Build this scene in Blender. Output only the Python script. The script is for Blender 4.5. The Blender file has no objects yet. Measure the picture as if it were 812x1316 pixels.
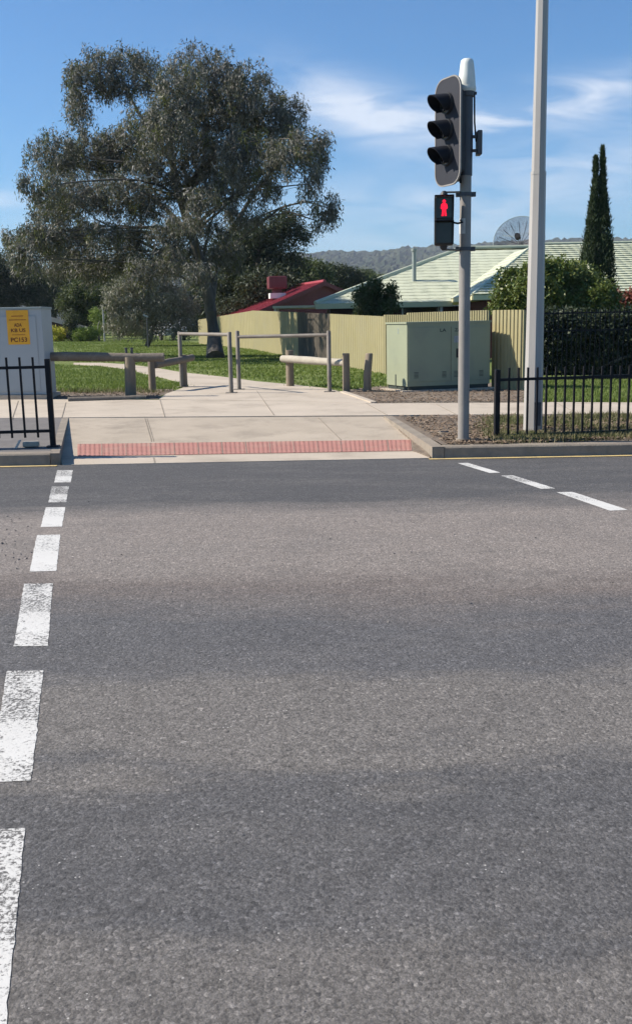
import bpy, math, random
import numpy as np
from mathutils import Vector, Matrix
random.seed(7)
C = bpy.context.scene
COL = C.collection
rad = math.radians

# ------------------------------------------------------------------ camera
F_PX, W_PX, H_PX = 1270.0, 812.0, 1316.0
CAM = Vector((0, 0, 1.6))
PITCH = math.atan(248.0 / F_PX)
ROLL = 0.020
Fv = Vector((0, math.cos(PITCH), -math.sin(PITCH)))
R0, U0 = Vector((1, 0, 0)), Vector((0, math.sin(PITCH), math.cos(PITCH)))
Uv = U0 * math.cos(ROLL) + R0 * math.sin(ROLL)
Rv = R0 * math.cos(ROLL) - U0 * math.sin(ROLL)
cam = bpy.data.objects.new('camera', bpy.data.cameras.new('camera'))
COL.objects.link(cam)
cam.data.sensor_fit = 'VERTICAL'
cam.data.sensor_height = 24.0
cam.data.lens = 24.0 * F_PX / H_PX
cam.data.clip_start, cam.data.clip_end = 0.05, 12000
M = Matrix((Rv, Uv, -Fv)).transposed().to_4x4()
M.translation = CAM
cam.matrix_world = M
C.camera = cam

def ray(px, py):
    return (Fv * F_PX + Rv * (px - W_PX / 2) + Uv * (H_PX / 2 - py)).normalized()
def proj(p):
    d = Vector(p) - CAM
    z = d.dot(Fv)
    return (W_PX / 2 + F_PX * d.dot(Rv) / z, H_PX / 2 - F_PX * d.dot(Uv) / z)
def tilt(x):
    return -0.012 * max(-30.0, min(30.0, x))
def P(px, py, z=0.0):
    d = ray(px, py)                       # plane at height z above the gently tilted ground datum
    n = Vector((0.012, 0, 1))
    t = (z - n.dot(CAM)) / n.dot(d)
    return CAM + d * t
def at(px, py, Y):
    d = ray(px, py)
    return CAM + d * ((Y - CAM.y) / d.y)
def ztop(p, py):
    lo, hi = -2.0, 40.0
    for _ in range(40):
        m = (lo + hi) / 2
        if proj((p.x, p.y, m))[1] > py: lo = m
        else: hi = m
    return lo

# ------------------------------------------------------------------ road frame
KA, KB = P(0, 600), P(812, 585.5)
EU = Vector((KB.x - KA.x, KB.y - KA.y, 0)).normalized()
EV = Vector((EU.y, -EU.x, 0))             # towards the camera
K0 = Vector((KA.x, KA.y, 0)) - EU * KA.dot(EU)
def uv(p):
    q = Vector((p[0], p[1], 0)) - K0
    return q.dot(EU), q.dot(EV)
def xy(u, v):
    return K0 + EU * u + EV * v
ROADW = 10.6
def camber(v):
    d = v - ROADW / 2
    a = math.sqrt(d * d + 0.5) - math.sqrt(0.5)
    return max(0.0, 0.127 - 0.0255 * a)
V_FP = min(uv(P(82, 537, .17))[1], uv(P(640, 533, .17))[1]) - .35
def H(x, y):
    u, v = uv((x, y))
    b = tilt(x)
    if v >= 0:
        if v <= ROADW: return b + camber(v)
        return b + 0.14 + 0.01 * min(3, v - ROADW)
    z = b + 0.14 + 0.03 * min(1, -v / 3.5)
    d = math.hypot(x, y)
    if d > 60: z += 0.002 * (min(d, 160) - 60)
    return z
def Gp(px, py, dz=0.0):
    d = ray(px, py)
    t = 1.0; dt = 0.05
    prev = t
    while t < 400:
        p = CAM + d * t
        if p.z < H(p.x, p.y) + dz: break
        prev = t
        t += max(0.05, t * 0.01)
    a, b = prev, t
    for _ in range(30):
        m = (a + b) / 2
        p = CAM + d * m
        if p.z < H(p.x, p.y) + dz: b = m
        else: a = m
    return CAM + d * b

# ------------------------------------------------------------------ mesh helpers
class MB:
    def __init__(s): s.v = []; s.f = []
    def add(s, vs, fs):
        o = len(s.v)
        s.v += [tuple(v) for v in vs]
        s.f += [tuple(i + o for i in f) for f in fs]
        return s
    def box(s, c, size, rz=0.0, axes=None, bev=0.0):
        c = Vector(c); hx, hy, hz = [q / 2 for q in size]
        if axes is None:
            ax = Vector((math.cos(rz), math.sin(rz), 0)); ay = Vector((-math.sin(rz), math.cos(rz), 0)); az = Vector((0, 0, 1))
        else: ax, ay, az = [Vector(a) for a in axes]
        b = min(bev, hx * .45, hy * .45, hz * .45)
        if b <= 0:
            vs = [c + ax * (i * hx) + ay * (j * hy) + az * (k * hz) for k in (-1, 1) for j in (-1, 1) for i in (-1, 1)]
            return s.add(vs, [(0, 2, 3, 1), (4, 5, 7, 6), (0, 1, 5, 4), (2, 6, 7, 3), (0, 4, 6, 2), (1, 3, 7, 5)])
        import bmesh
        bm = bmesh.new(); bmesh.ops.create_cube(bm, size=1)
        for v in bm.verts: v.co = Vector((v.co.x * 2 * hx, v.co.y * 2 * hy, v.co.z * 2 * hz))
        bmesh.ops.bevel(bm, geom=bm.edges[:], offset=b, segments=2, affect='EDGES', profile=.5)
        bm.verts.index_update()
        vs = [c + ax * v.co.x + ay * v.co.y + az * v.co.z for v in bm.verts]
        fs = [tuple(v.index for v in f.verts) for f in bm.faces]
        bm.free()
        return s.add(vs, fs)
    def tube(s, pts, r, n=8, cap=True):
        pts = [Vector(p) for p in pts]
        rs = r if isinstance(r, (list, tuple)) else [r] * len(pts)
        rings = []
        ref = Vector((0.13, 0.31, 0.94))
        for i, p in enumerate(pts):
            t = (pts[min(i + 1, len(pts) - 1)] - pts[max(i - 1, 0)])
            if t.length < 1e-9: t = Vector((0, 0, 1))
            t.normalize()
            a = ref - t * ref.dot(t)
            if a.length < 0.15: a = Vector((1, 0, 0)) - t * t.x
            a.normalize(); b = t.cross(a)
            rings.append([p + (a * math.cos(2 * math.pi * k / n) + b * math.sin(2 * math.pi * k / n)) * rs[i] for k in range(n)])
        vs = [v for rg in rings for v in rg]; fs = []
        for i in range(len(pts) - 1):
            for k in range(n):
                k2 = (k + 1) % n
                fs.append((i * n + k, i * n + k2, (i + 1) * n + k2, (i + 1) * n + k))
        if cap:
            fs.append(tuple(range(n - 1, -1, -1))); fs.append(tuple((len(pts) - 1) * n + k for k in range(n)))
        return s.add(vs, fs)
    def prism(s, poly, ext):
        n = len(poly); ext = Vector(ext)
        vs = [Vector(p) for p in poly] + [Vector(p) + ext for p in poly]
        fs = [tuple(range(n)), tuple(range(2 * n - 1, n - 1, -1))] + [(i, i + n, (i + 1) % n + n, (i + 1) % n) for i in range(n)]
        return s.add(vs, fs)
    def pieces(s, name, mat, parent=None, smooth=False):
        par = list(range(len(s.v)))
        def fnd(i):
            while par[i] != i: par[i] = par[par[i]]; i = par[i]
            return i
        for f in s.f:
            for i in f[1:]: par[fnd(i)] = fnd(f[0])
        grp = {}
        for f in s.f: grp.setdefault(fnd(f[0]), []).append(f)
        out = []
        for fs in grp.values():
            ids = sorted({i for f in fs for i in f}); mp = {i: k for k, i in enumerate(ids)}
            m = MB(); m.v = [s.v[i] for i in ids]; m.f = [tuple(mp[i] for i in f) for f in fs]
            out.append(m.build(name, mat, parent, smooth))
        return out
    def quad(s, a, b, c, d): return s.add([a, b, c, d], [(0, 1, 2, 3)])
    def build(s, name, mat, parent=None, smooth=False, label=None, fix=True):
        off = Vector(parent.matrix_basis.translation) if parent and not parent.parent else (Vector(parent['_o']) if parent and '_o' in parent else Vector())
        me = bpy.data.meshes.new(name)
        me.from_pydata([tuple(Vector(v) - off) for v in s.v], [], s.f)
        if fix:
            import bmesh
            bm = bmesh.new(); bm.from_mesh(me)
            bmesh.ops.recalc_face_normals(bm, faces=bm.faces[:]); bm.to_mesh(me); bm.free()
        if smooth:
            me.polygons.foreach_set('use_smooth', [True] * len(me.polygons))
        me.materials.append(mat)
        o = bpy.data.objects.new(name, me); COL.objects.link(o)
        if smooth:
            try:
                me.set_sharp_from_angle(angle=rad(40))
            except Exception: pass
        if parent:
            o.parent = parent
            OFF[o.name] = off
        if label: o['label'] = label
        return o
OFF = {}
def sub(mb, name, mat, part, smooth=False, label=None):
    """a mesh below a part (same root offset, part itself sits at the root's origin)"""
    o = mb.build(name, mat, None, smooth, label)
    off = OFF.get(part.name, Vector())
    me = o.data
    for v in me.vertices: v.co -= off
    o.parent = part; OFF[o.name] = off
    return o
def thing(name, label, cat, loc, group=None):
    o = bpy.data.objects.new(name, None); COL.objects.link(o)
    o.empty_display_size = .2
    o.location = loc; o.matrix_basis = Matrix.Translation(Vector(loc))
    o['label'] = label; o['category'] = cat
    if group: o['group'] = group
    return o
def tag(o, label, cat, group=None):
    o['label'] = label; o['category'] = cat
    if group: o['group'] = group
    return o
def struct(o, label=None):
    o['kind'] = 'structure'
    if label: o['label'] = label
    return o
def rebase(o):
    """put a one-mesh thing's origin at its base"""
    me = o.data; n = len(me.vertices)
    co = np.empty(n * 3, np.float32); me.vertices.foreach_get('co', co); co = co.reshape(-1, 3)
    c = np.array([(co[:, 0].min() + co[:, 0].max()) / 2, (co[:, 1].min() + co[:, 1].max()) / 2, co[:, 2].min()])
    co -= c; me.vertices.foreach_set('co', co.ravel()); o.location = Vector(c); me.update()
    return o

# ------------------------------------------------------------------ materials
def nt(m):
    m.use_nodes = True; t = m.node_tree; t.nodes.clear(); return t
def N(t, typ, **kw):
    n = t.nodes.new(typ)
    for k, v in kw.items():
        if k in n.inputs: n.inputs[k].default_value = v
        else: setattr(n, k, v)
    return n
def L(t, a, b): t.links.new(a, b)
def rgba(c): return (c[0], c[1], c[2], 1)
def mixc(t, fac, a, b, mode='MIX'):
    n = t.nodes.new('ShaderNodeMix'); n.data_type = 'RGBA'; n.blend_type = mode
    for sock, val in ((n.inputs[0], fac), (n.inputs[6], a), (n.inputs[7], b)):
        if hasattr(val, 'links'): t.links.new(val, sock)
        else: sock.default_value = rgba(val) if isinstance(val, (tuple, list)) else val
    return n.outputs[2]
def math_(t, op, a, b=None, clamp=False):
    n = t.nodes.new('ShaderNodeMath'); n.operation = op; n.use_clamp = clamp
    for i, val in enumerate((a, b)):
        if val is None: continue
        if hasattr(val, 'links'): t.links.new(val, n.inputs[i])
        else: n.inputs[i].default_value = val
    return n.outputs[0]
def ramp(t, fac, stops):
    n = t.nodes.new('ShaderNodeValToRGB')
    e = n.color_ramp.elements
    while len(e) < len(stops): e.new(0.5)
    for el, (p, c) in zip(e, stops):
        el.position = p; el.color = rgba(c) if isinstance(c, (tuple, list)) else (c, c, c, 1)
    t.links.new(fac, n.inputs[0]); return n.outputs[0]
def noise(t, vec, scale, detail=5, rough=.6, dist=0.0):
    n = N(t, 'ShaderNodeTexNoise'); n.inputs['Scale'].default_value = scale; n.inputs['Detail'].default_value = detail
    n.inputs['Roughness'].default_value = rough; n.inputs['Distortion'].default_value = dist
    if vec is not None: L(t, vec, n.inputs['Vector'])
    return n.outputs['Fac']
def coords(t, scale=(1, 1, 1)):
    tc = N(t, 'ShaderNodeTexCoord'); mp = N(t, 'ShaderNodeMapping'); mp.inputs['Scale'].default_value = scale
    L(t, tc.outputs['Object'], mp.inputs['Vector']); return mp.outputs['Vector']
def finish(t, col, rough=.8, metal=0.0, bump=None, bstr=.3, bdist=.02, spec=.5):
    p = N(t, 'ShaderNodeBsdfPrincipled')
    if hasattr(col, 'links'): L(t, col, p.inputs['Base Color'])
    else: p.inputs['Base Color'].default_value = rgba(col)
    if hasattr(rough, 'links'): L(t, rough, p.inputs['Roughness'])
    else: p.inputs['Roughness'].default_value = rough
    p.inputs['Metallic'].default_value = metal
    p.inputs['Specular IOR Level'].default_value = spec
    if bump is not None:
        b = N(t, 'ShaderNodeBump'); b.inputs['Strength'].default_value = bstr; b.inputs['Distance'].default_value = bdist
        L(t, bump, b.inputs['Height']); L(t, b.outputs[0], p.inputs['Normal'])
    o = N(t, 'ShaderNodeOutputMaterial'); L(t, p.outputs[0], o.inputs['Surface'])
    return p
def pm(name, c1, c2=None, scale=3.0, rough=.8, bump=0.0, bscale=40, metal=0.0, stretch=(1, 1, 1), spec=.5, dirt=None, dscale=.8):
    m = bpy.data.materials.new(name); t = nt(m)
    c2 = c2 or tuple(x * .8 for x in c1)
    v = coords(t, stretch)
    f = ramp(t, noise(t, v, scale), [(.3, 0.0), (.7, 1.0)])
    col = mixc(t, f, c1, c2)
    if dirt:
        d = ramp(t, noise(t, v, dscale, 8, .7), [(.5, 0.0), (.72, 1.0)])
        col = mixc(t, math_(t, 'MULTIPLY', d, .8), col, dirt)
    finish(t, col, rough, metal, noise(t, v, bscale) if bump else None, bump, .02, spec)
    return m
def leafmat(name, a, b, c, trans=.25, rough=.5, spec=.4, pscale=.5):
    m = bpy.data.materials.new(name); t = nt(m)
    g = N(t, 'ShaderNodeNewGeometry')
    v = coords(t)
    f1 = ramp(t, noise(t, v, pscale, 3), [(.35, 0.0), (.65, 1.0)])
    col = mixc(t, f1, a, b)
    col = mixc(t, ramp(t, g.outputs['Random Per Island'], [(.45, 0.0), (1.0, 1.0)]), col, c)
    p = N(t, 'ShaderNodeBsdfPrincipled'); L(t, col, p.inputs['Base Color']); p.inputs['Roughness'].default_value = rough
    p.inputs['Specular IOR Level'].default_value = spec
    tr = N(t, 'ShaderNodeBsdfTranslucent'); L(t, mixc(t, .6, col, (.13, .17, .02)), tr.inputs['Color'])
    mx = N(t, 'ShaderNodeMixShader'); mx.inputs[0].default_value = trans
    L(t, p.outputs[0], mx.inputs[1]); L(t, tr.outputs[0], mx.inputs[2])
    o = N(t, 'ShaderNodeOutputMaterial'); L(t, mx.outputs[0], o.inputs['Surface'])
    return m

MT = {}
MT['concrete'] = pm('concrete', (.47, .40, .32), (.40, .34, .27), 1.2, .9, .25, 60, dirt=(.27, .225, .175), dscale=1.1)
MT['ramp'] = pm('worn_concrete', (.41, .345, .27), (.34, .285, .22), 1.5, .9, .25, 60, dirt=(.21, .175, .135), dscale=1.4)
MT['kerb'] = pm('kerb_concrete', (.28, .235, .185), (.19, .16, .125), 4, .9, .35, 50, dirt=(.14, .12, .1), dscale=2.5)
MT['joint'] = pm('joint', (.20, .17, .135), (.27, .23, .18), 8, .95)
MT['redpaver'] = pm('red_paver', (.40, .185, .15), (.34, .155, .125), 6, .8, .2, 90, dirt=(.40, .26, .20), dscale=3)
MT['yellow'] = pm('yellow_line', (.62, .45, .17), (.45, .34, .16), 6, .8, dirt=(.2, .17, .13), dscale=5)
MT['mulch'] = pm('mulch_ground', (.20, .155, .115), (.11, .085, .063), 14, 1, .9, 30, dirt=(.24, .195, .15), dscale=1.5)
MT['chip'] = leafmat('bark_chip', (.13, .088, .058), (.19, .137, .095), (.27, .205, .15), 0, .9, .2)
MT['asphpath'] = pm('verge_asphalt', (.17, .155, .145), (.12, .11, .105), 3, .95, .5, 80)
MT['galv'] = pm('galvanised', (.215, .19, .16), (.15, .13, .11), 5, .7, .1, 30, dirt=(.13, .1, .08), dscale=3)
MT['pole'] = pm('pole_paint', (.26, .24, .22), (.21, .195, .18), 4, .55, .08, 30, dirt=(.2, .17, .14))
MT['lamp'] = pm('lamp_galv', (.37, .352, .332), (.31, .296, .28), 3, .5, .06, 20, dirt=(.3, .28, .26), dscale=1.5, stretch=(1, 1, .2))
MT['black'] = pm('black_metal', (.008, .008, .010), (.013, .013, .016), 6, .55, .05, 50, spec=.2)
MT['sigblack'] = pm('signal_black', (.02, .021, .024), (.03, .031, .034), 5, .55)
MT['hood'] = pm('hood_black', (.006, .0075, .013), (.009, .011, .017), 5, .7, spec=.3)
MT['board'] = pm('target_board', (.036, .038, .048), (.028, .030, .038), 3, .75, spec=.2)
MT['sleeve'] = pm('pole_sleeve', (.045, .048, .06), (.06, .062, .07), 5, .5)
MT['white'] = pm('white_plastic', (.68, .70, .66), (.58, .6, .57), 3, .45)
MT['lens'] = pm('dark_lens', (.02, .02, .02), (.03, .03, .03), 10, .2)
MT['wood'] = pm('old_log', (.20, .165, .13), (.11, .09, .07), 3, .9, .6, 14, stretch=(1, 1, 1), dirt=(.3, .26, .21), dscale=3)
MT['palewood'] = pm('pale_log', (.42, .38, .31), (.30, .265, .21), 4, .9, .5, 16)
MT['post'] = pm('post_wood', (.25, .20, .145), (.16, .13, .095), 3, .9, .5, 16, stretch=(3, 3, .6))
MT['cabgreen'] = pm('cabinet_green', (.265, .285, .19), (.235, .255, .17), 1.5, .55, .05, 30, dirt=(.20, .215, .165), dscale=1.6)
MT['cabdark'] = pm('cabinet_vent', (.02, .03, .025), (.03, .04, .035), 6, .7)
MT['cabgrey'] = pm('cabinet_grey', (.33, .36, .375), (.30, .33, .345), 1.2, .5, .04, 30)
MT['capgrey'] = pm('cabinet_cap', (.26, .30, .29), (.22, .26, .25), 3, .5)
MT['notice'] = pm('notice_yellow', (.72, .36, .02), (.64, .31, .02), 12, .6)
MT['ink'] = pm('notice_ink', (.11, .02, .008), (.09, .02, .008), 12, .7)
MT['inkpale'] = pm('notice_ink_pale', (.34, .12, .015), (.3, .11, .015), 12, .7)
MT['paper'] = pm('paper', (.62, .6, .56), (.5, .48, .45), 20, .8)
MT['sticker'] = pm('sticker', (.3, .32, .33), (.2, .22, .23), 25, .6)
MT['fence'] = pm('cream_steel', (.32, .278, .145), (.275, .24, .122), 1.2, .55, .03, 20, dirt=(.28, .25, .15), dscale=.7)
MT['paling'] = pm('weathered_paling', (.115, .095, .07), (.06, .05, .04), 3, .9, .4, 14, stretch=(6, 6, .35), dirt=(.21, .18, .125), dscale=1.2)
MT['brick'] = pm('brick', (.26, .085, .055), (.17, .06, .045), 6, .9, .3, 20)
MT['dkbrick'] = pm('dark_brick', (.10, .05, .045), (.07, .04, .04), 6, .9)
MT['fascia'] = pm('fascia', (.68, .63, .38), (.62, .58, .35), 2, .6)
MT['white_paint'] = pm('white_paint', (.75, .75, .72), (.68, .68, .65), 2, .5)
MT['glassdark'] = pm('window_glass', (.015, .018, .022), (.02, .022, .028), 2, .08)
MT['tile'] = pm('green_tile', (.53, .55, .41), (.47, .49, .365), .9, .6, .15, 12, dirt=(.29, .315, .225), dscale=1.6)
MT['cap'] = pm('ridge_cap', (.52, .55, .41), (.46, .49, .36), 2, .65)
MT['redroof'] = pm('red_roof', (.34, .055, .07), (.28, .045, .06), 1.3, .5)
MT['dkred'] = pm('cooler_red', (.15, .03, .036), (.12, .025, .03), 4, .5)
MT['terra'] = pm('pink_roof', (.42, .29, .25), (.36, .24, .21), 2, .8)
MT['pinkboard'] = pm('sunlit_pink_board', (.62, .47, .41), (.54, .41, .36), 3, .7)  # paler than the pink roof: sunlight on its edge put into the colour
MT['bark'] = pm('bark', (.135, .12, .105), (.065, .058, .052), 2.2, .95, .8, 9, stretch=(2.5, 2.5, .7))
MT['palebark'] = pm('dead_branch', (.42, .39, .36), (.33, .3, .27), 5, .9)
MT['tyre'] = pm('tyre', (.012, .012, .012), (.02, .02, .02), 9, .9)
MT['carwhite'] = pm('car_white', (.75, .75, .75), (.7, .7, .7), 1, .25)
MT['mesh'] = None
MT['gum'] = leafmat('gum_leaf', (.108, .106, .092), (.122, .115, .104), (.26, .25, .232), .18, .6, .25, .35)
MT['gumyel'] = leafmat('gum_leaf_yellow', (.10, .105, .035), (.08, .085, .04), (.17, .165, .08), .28, .5, .4)
MT['greyleaf'] = leafmat('grey_leaf', (.20, .19, .145), (.17, .165, .125), (.36, .34, .28), .2, .55, .3)
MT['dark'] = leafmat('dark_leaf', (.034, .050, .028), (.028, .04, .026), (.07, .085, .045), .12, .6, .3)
MT['mid'] = leafmat('mid_leaf', (.045, .07, .026), (.06, .08, .035), (.09, .11, .045), .2, .6, .3)
MT['hedge'] = leafmat('hedge_leaf', (.105, .145, .03), (.08, .117, .027), (.21, .23, .07), .25, .4, .5)
MT['cypress'] = leafmat('cypress_leaf', (.026, .046, .024), (.035, .055, .028), (.055, .075, .035), .1, .7, .2)
MT['yellowbush'] = leafmat('yellow_bush', (.46, .42, .025), (.40, .40, .035), (.52, .48, .06), .25, .6, .3)
MT['grass'] = leafmat('grass_blade', (.12, .185, .032), (.155, .21, .052), (.24, .28, .10), .4, .6, .3, 1.3)
MT['drygrass'] = leafmat('dry_grass_blade', (.10, .12, .04), (.15, .135, .07), (.2, .175, .1), .25, .7, .3, 1.5)
MT['clipped'] = leafmat('clipped_leaf', (.19, .27, .04), (.16, .23, .04), (.28, .36, .08), .25, .5, .4)
MT['red_shrub'] = leafmat('red_leaf', (.20, .035, .03), (.15, .04, .03), (.26, .07, .05), .2, .6, .3)

def lawn_material():
    m = bpy.data.materials.new('lawn'); t = nt(m); v = coords(t)
    f = ramp(t, noise(t, v, .25, 6), [(.35, 0.0), (.65, 1.0)])
    c = mixc(t, f, (.13, .175, .048), (.17, .20, .072))
    f2 = ramp(t, noise(t, v, 1.4, 8, .7), [(.52, 0.0), (.75, 1.0)])
    c = mixc(t, math_(t, 'MULTIPLY', f2, .6), c, (.17, .15, .085))
    finish(t, c, .95, 0, noise(t, v, 12), 1.0, .08, .1)
    return m
MT['lawn'] = lawn_material()

def road_material(bands, vmax):
    m = bpy.data.materials.new('asphalt'); t = nt(m)
    tc = N(t, 'ShaderNodeTexCoord'); vec = tc.outputs['Object']
    sp = N(t, 'ShaderNodeSeparateXYZ'); L(t, vec, sp.inputs[0])
    mp = N(t, 'ShaderNodeMapping'); mp.inputs['Scale'].default_value = (.28, 1.0, 1); L(t, vec, mp.inputs['Vector'])
    fine = ramp(t, noise(t, vec, 60, 6, .75), [(.3, .62), (.5, 1.0), (.7, 1.38)])
    mid = ramp(t, noise(t, vec, 14, 6, .7), [(.3, .86), (.7, 1.14)])
    w1 = noise(t, mp.outputs[0], .9, 4, .6)
    w2 = noise(t, mp.outputs[0], 5.0, 6, .7)
    off = math_(t, 'ADD', math_(t, 'MULTIPLY', math_(t, 'SUBTRACT', w1, .5), 1.5), math_(t, 'MULTIPLY', math_(t, 'SUBTRACT', w2, .5), .8))
    vv = math_(t, 'DIVIDE', math_(t, 'ADD', math_(t, 'MULTIPLY', sp.outputs['Y'], -1.0), off), vmax, True)
    base = ramp(t, vv, bands)
    # dusty streaks and blotches
    st = ramp(t, noise(t, mp.outputs[0], 2.2, 8, .7), [(.45, 0.0), (.75, 1.0)])
    base = mixc(t, math_(t, 'MULTIPLY', st, .4), base, (.158, .146, .136))
    bl = ramp(t, noise(t, vec, 1.1, 8, .72), [(.3, 1.0), (.5, 0.0)])
    base = mixc(t, math_(t, 'MULTIPLY', bl, .22), base, (.055, .053, .055))
    # aggregate: two sizes of stones with random tone, kept in the local plane
    def vor(scale):
        n = N(t, 'ShaderNodeTexVoronoi'); n.inputs['Scale'].default_value = scale; L(t, vec, n.inputs['Vector']); return n
    v1, v2 = vor(95), vor(230)
    s1 = N(t, 'ShaderNodeSeparateColor'); L(t, v1.outputs['Color'], s1.inputs[0])
    s2 = N(t, 'ShaderNodeSeparateColor'); L(t, v2.outputs['Color'], s2.inputs[0])
    k1 = ramp(t, s1.outputs[0], [(0.0, .72), (.35, .92), (.75, 1.06), (.95, 1.2), (1.0, 1.7)])
    k2 = ramp(t, s2.outputs[1], [(0.0, .78), (.5, 1.0), (1.0, 1.3)])
    base = mixc(t, 1.0, base, k1, 'MULTIPLY')
    base = mixc(t, 1.0, base, k2, 'MULTIPLY')
    base = mixc(t, 1.0, base, fine, 'MULTIPLY')
    base = mixc(t, 1.0, base, mid, 'MULTIPLY')
    # rare pale chips
    v3 = vor(58)
    s3 = N(t, 'ShaderNodeSeparateColor'); L(t, v3.outputs['Color'], s3.inputs[0])
    chip = math_(t, 'MULTIPLY', math_(t, 'GREATER_THAN', s3.outputs[2], .975), math_(t, 'LESS_THAN', v3.outputs['Distance'], .17))
    base = mixc(t, math_(t, 'MULTIPLY', chip, .75), base, (.5, .48, .45))
    # dark pits
    v4 = vor(27)
    s4 = N(t, 'ShaderNodeSeparateColor'); L(t, v4.outputs['Color'], s4.inputs[0])
    pit = math_(t, 'MULTIPLY', math_(t, 'GREATER_THAN', s4.outputs[1], .90), math_(t, 'LESS_THAN', v4.outputs['Distance'], .22))
    base = mixc(t, math_(t, 'MULTIPLY', pit, .55), base, (.03, .03, .03))
    h = math_(t, 'ADD', math_(t, 'MULTIPLY', v1.outputs['Distance'], -.35), math_(t, 'MULTIPLY', noise(t, vec, 70, 6, .7), 1.5))
    h = math_(t, 'SUBTRACT', h, math_(t, 'MULTIPLY', pit, .8))
    finish(t, base, .88, 0, h, .5, .012, .35)
    return m
def paint_material(wear, name):
    m = bpy.data.materials.new(name); t = nt(m)
    tc = N(t, 'ShaderNodeTexCoord'); vec = tc.outputs['Object']
    n1 = noise(t, vec, 70, 5, .75); n2 = noise(t, vec, 2.2, 4, .6)
    a = math_(t, 'ADD', n1, math_(t, 'MULTIPLY', math_(t, 'SUBTRACT', n2, .5), .55))
    f = ramp(t, a, [(wear, 0.0), (wear + .09, 1.0)])
    col = mixc(t, noise(t, vec, 5, 5), (.62, .61, .58), (.50, .485, .46))
    sk = ramp(t, noise(t, vec, 9, 8, .7, 1.0), [(.58, 0.0), (.72, 1.0)])
    col = mixc(t, math_(t, 'MULTIPLY', sk, .4), col, (.26, .235, .21))
    col = mixc(t, f, (.11, .105, .10), col)
    finish(t, col, .75, 0, n1, .4, .006, .3)
    return m

# ------------------------------------------------------------------ foliage
def leaf_mesh(name, mat, centers, radii, nper, length, width, droop, parent=None, seed=1, flat=1.0, off=None):
    rng = np.random.default_rng(seed)
    centers = np.asarray(centers, float); radii = np.asarray(radii, float)
    k = len(centers)
    idx = np.repeat(np.arange(k), nper); n = len(idx)
    d = rng.normal(size=(n, 3)); d /= np.linalg.norm(d, axis=1)[:, None]
    r = rng.random(n) ** .5
    pos = centers[idx] + d * (r * radii[idx])[:, None] * np.array([1, 1, flat])
    ax = rng.normal(size=(n, 3)) * .75; ax[:, 2] -= droop
    ax /= np.linalg.norm(ax, axis=1)[:, None]
    nn = rng.normal(size=(n, 3)); side = np.cross(ax, nn); side /= np.linalg.norm(side, axis=1)[:, None] + 1e-9
    ln = length * (.6 + .8 * rng.random(n))[:, None]; wd = width * (.6 + .8 * rng.random(n))[:, None]
    if off is not None: pos = pos - np.array(off)
    bend = np.cross(side, ax) * ln * .12
    vs = np.stack([pos, pos + ax * ln * .45 + side * wd * .5 + bend, pos + ax * ln, pos + ax * ln * .45 - side * wd * .5 + bend], 1).reshape(-1, 3)
    return raw_mesh(name, mat, vs, n, parent)
def raw_mesh(name, mat, vs, n, parent=None):
    me = bpy.data.meshes.new(name)
    me.vertices.add(n * 4); me.vertices.foreach_set('co', vs.astype(np.float32).ravel())
    me.loops.add(n * 4); me.loops.foreach_set('vertex_index', np.arange(n * 4, dtype=np.int32))
    me.polygons.add(n); me.polygons.foreach_set('loop_start', np.arange(0, n * 4, 4, dtype=np.int32))
    try: me.polygons.foreach_set('loop_total', np.full(n, 4, np.int32))
    except Exception: pass
    me.update(calc_edges=True)
    me.materials.append(mat)
    o = bpy.data.objects.new(name, me); COL.objects.link(o)
    if parent: o.parent = parent
    return o
def curve_pts(a, b, n=6, sag=0.0, wob=.05, rng=random):
    a, b = Vector(a), Vector(b); ln = (b - a).length
    out = []
    w = [Vector((rng.uniform(-1, 1), rng.uniform(-1, 1), rng.uniform(-1, 1))) * wob * ln for _ in range(2)]
    for i in range(n):
        s = i / (n - 1)
        p = a.lerp(b, s) + Vector((0, 0, 1)) * sag * ln * 4 * s * (1 - s) * .5
        p += w[0] * math.sin(math.pi * s) + w[1] * math.sin(2 * math.pi * s) * .6
        out.append(p)
    return out
def lobes_px(lst, Y, depth_r=1.0, spread=0.0, seed=3):
    rng = random.Random(seed); out = []
    for (px, py, rx, ry, *yo) in lst:
        dy = yo[0] if yo else rng.uniform(-spread, spread)
        c = at(px, py, Y + dy); s = (Y + dy) / F_PX
        out.append((c, Vector((rx * s, max(rx, ry) * s * depth_r, ry * s))))
    return out
def fill(lobes, per_m3=None, total=400, seed=1, shell=2.0, stray=.3):
    rng = np.random.default_rng(seed)
    vol = np.array([l[1].x * l[1].y * l[1].z for l in lobes]); vol = vol ** .75
    cnt = np.maximum(3, (vol / vol.sum() * total)).astype(int)
    cs = []; own = []
    for i, (c, r) in enumerate(lobes):
        d = rng.normal(size=(cnt[i], 3)); d /= np.linalg.norm(d, axis=1)[:, None]
        q = rng.random(cnt[i]) ** (1 / shell) * (1 + stray * rng.random(cnt[i]) ** 4)
        cs.append(np.array(c) + d * q[:, None] * np.array(r)); own += [i] * cnt[i]
    return np.concatenate(cs), np.array(own)
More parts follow.
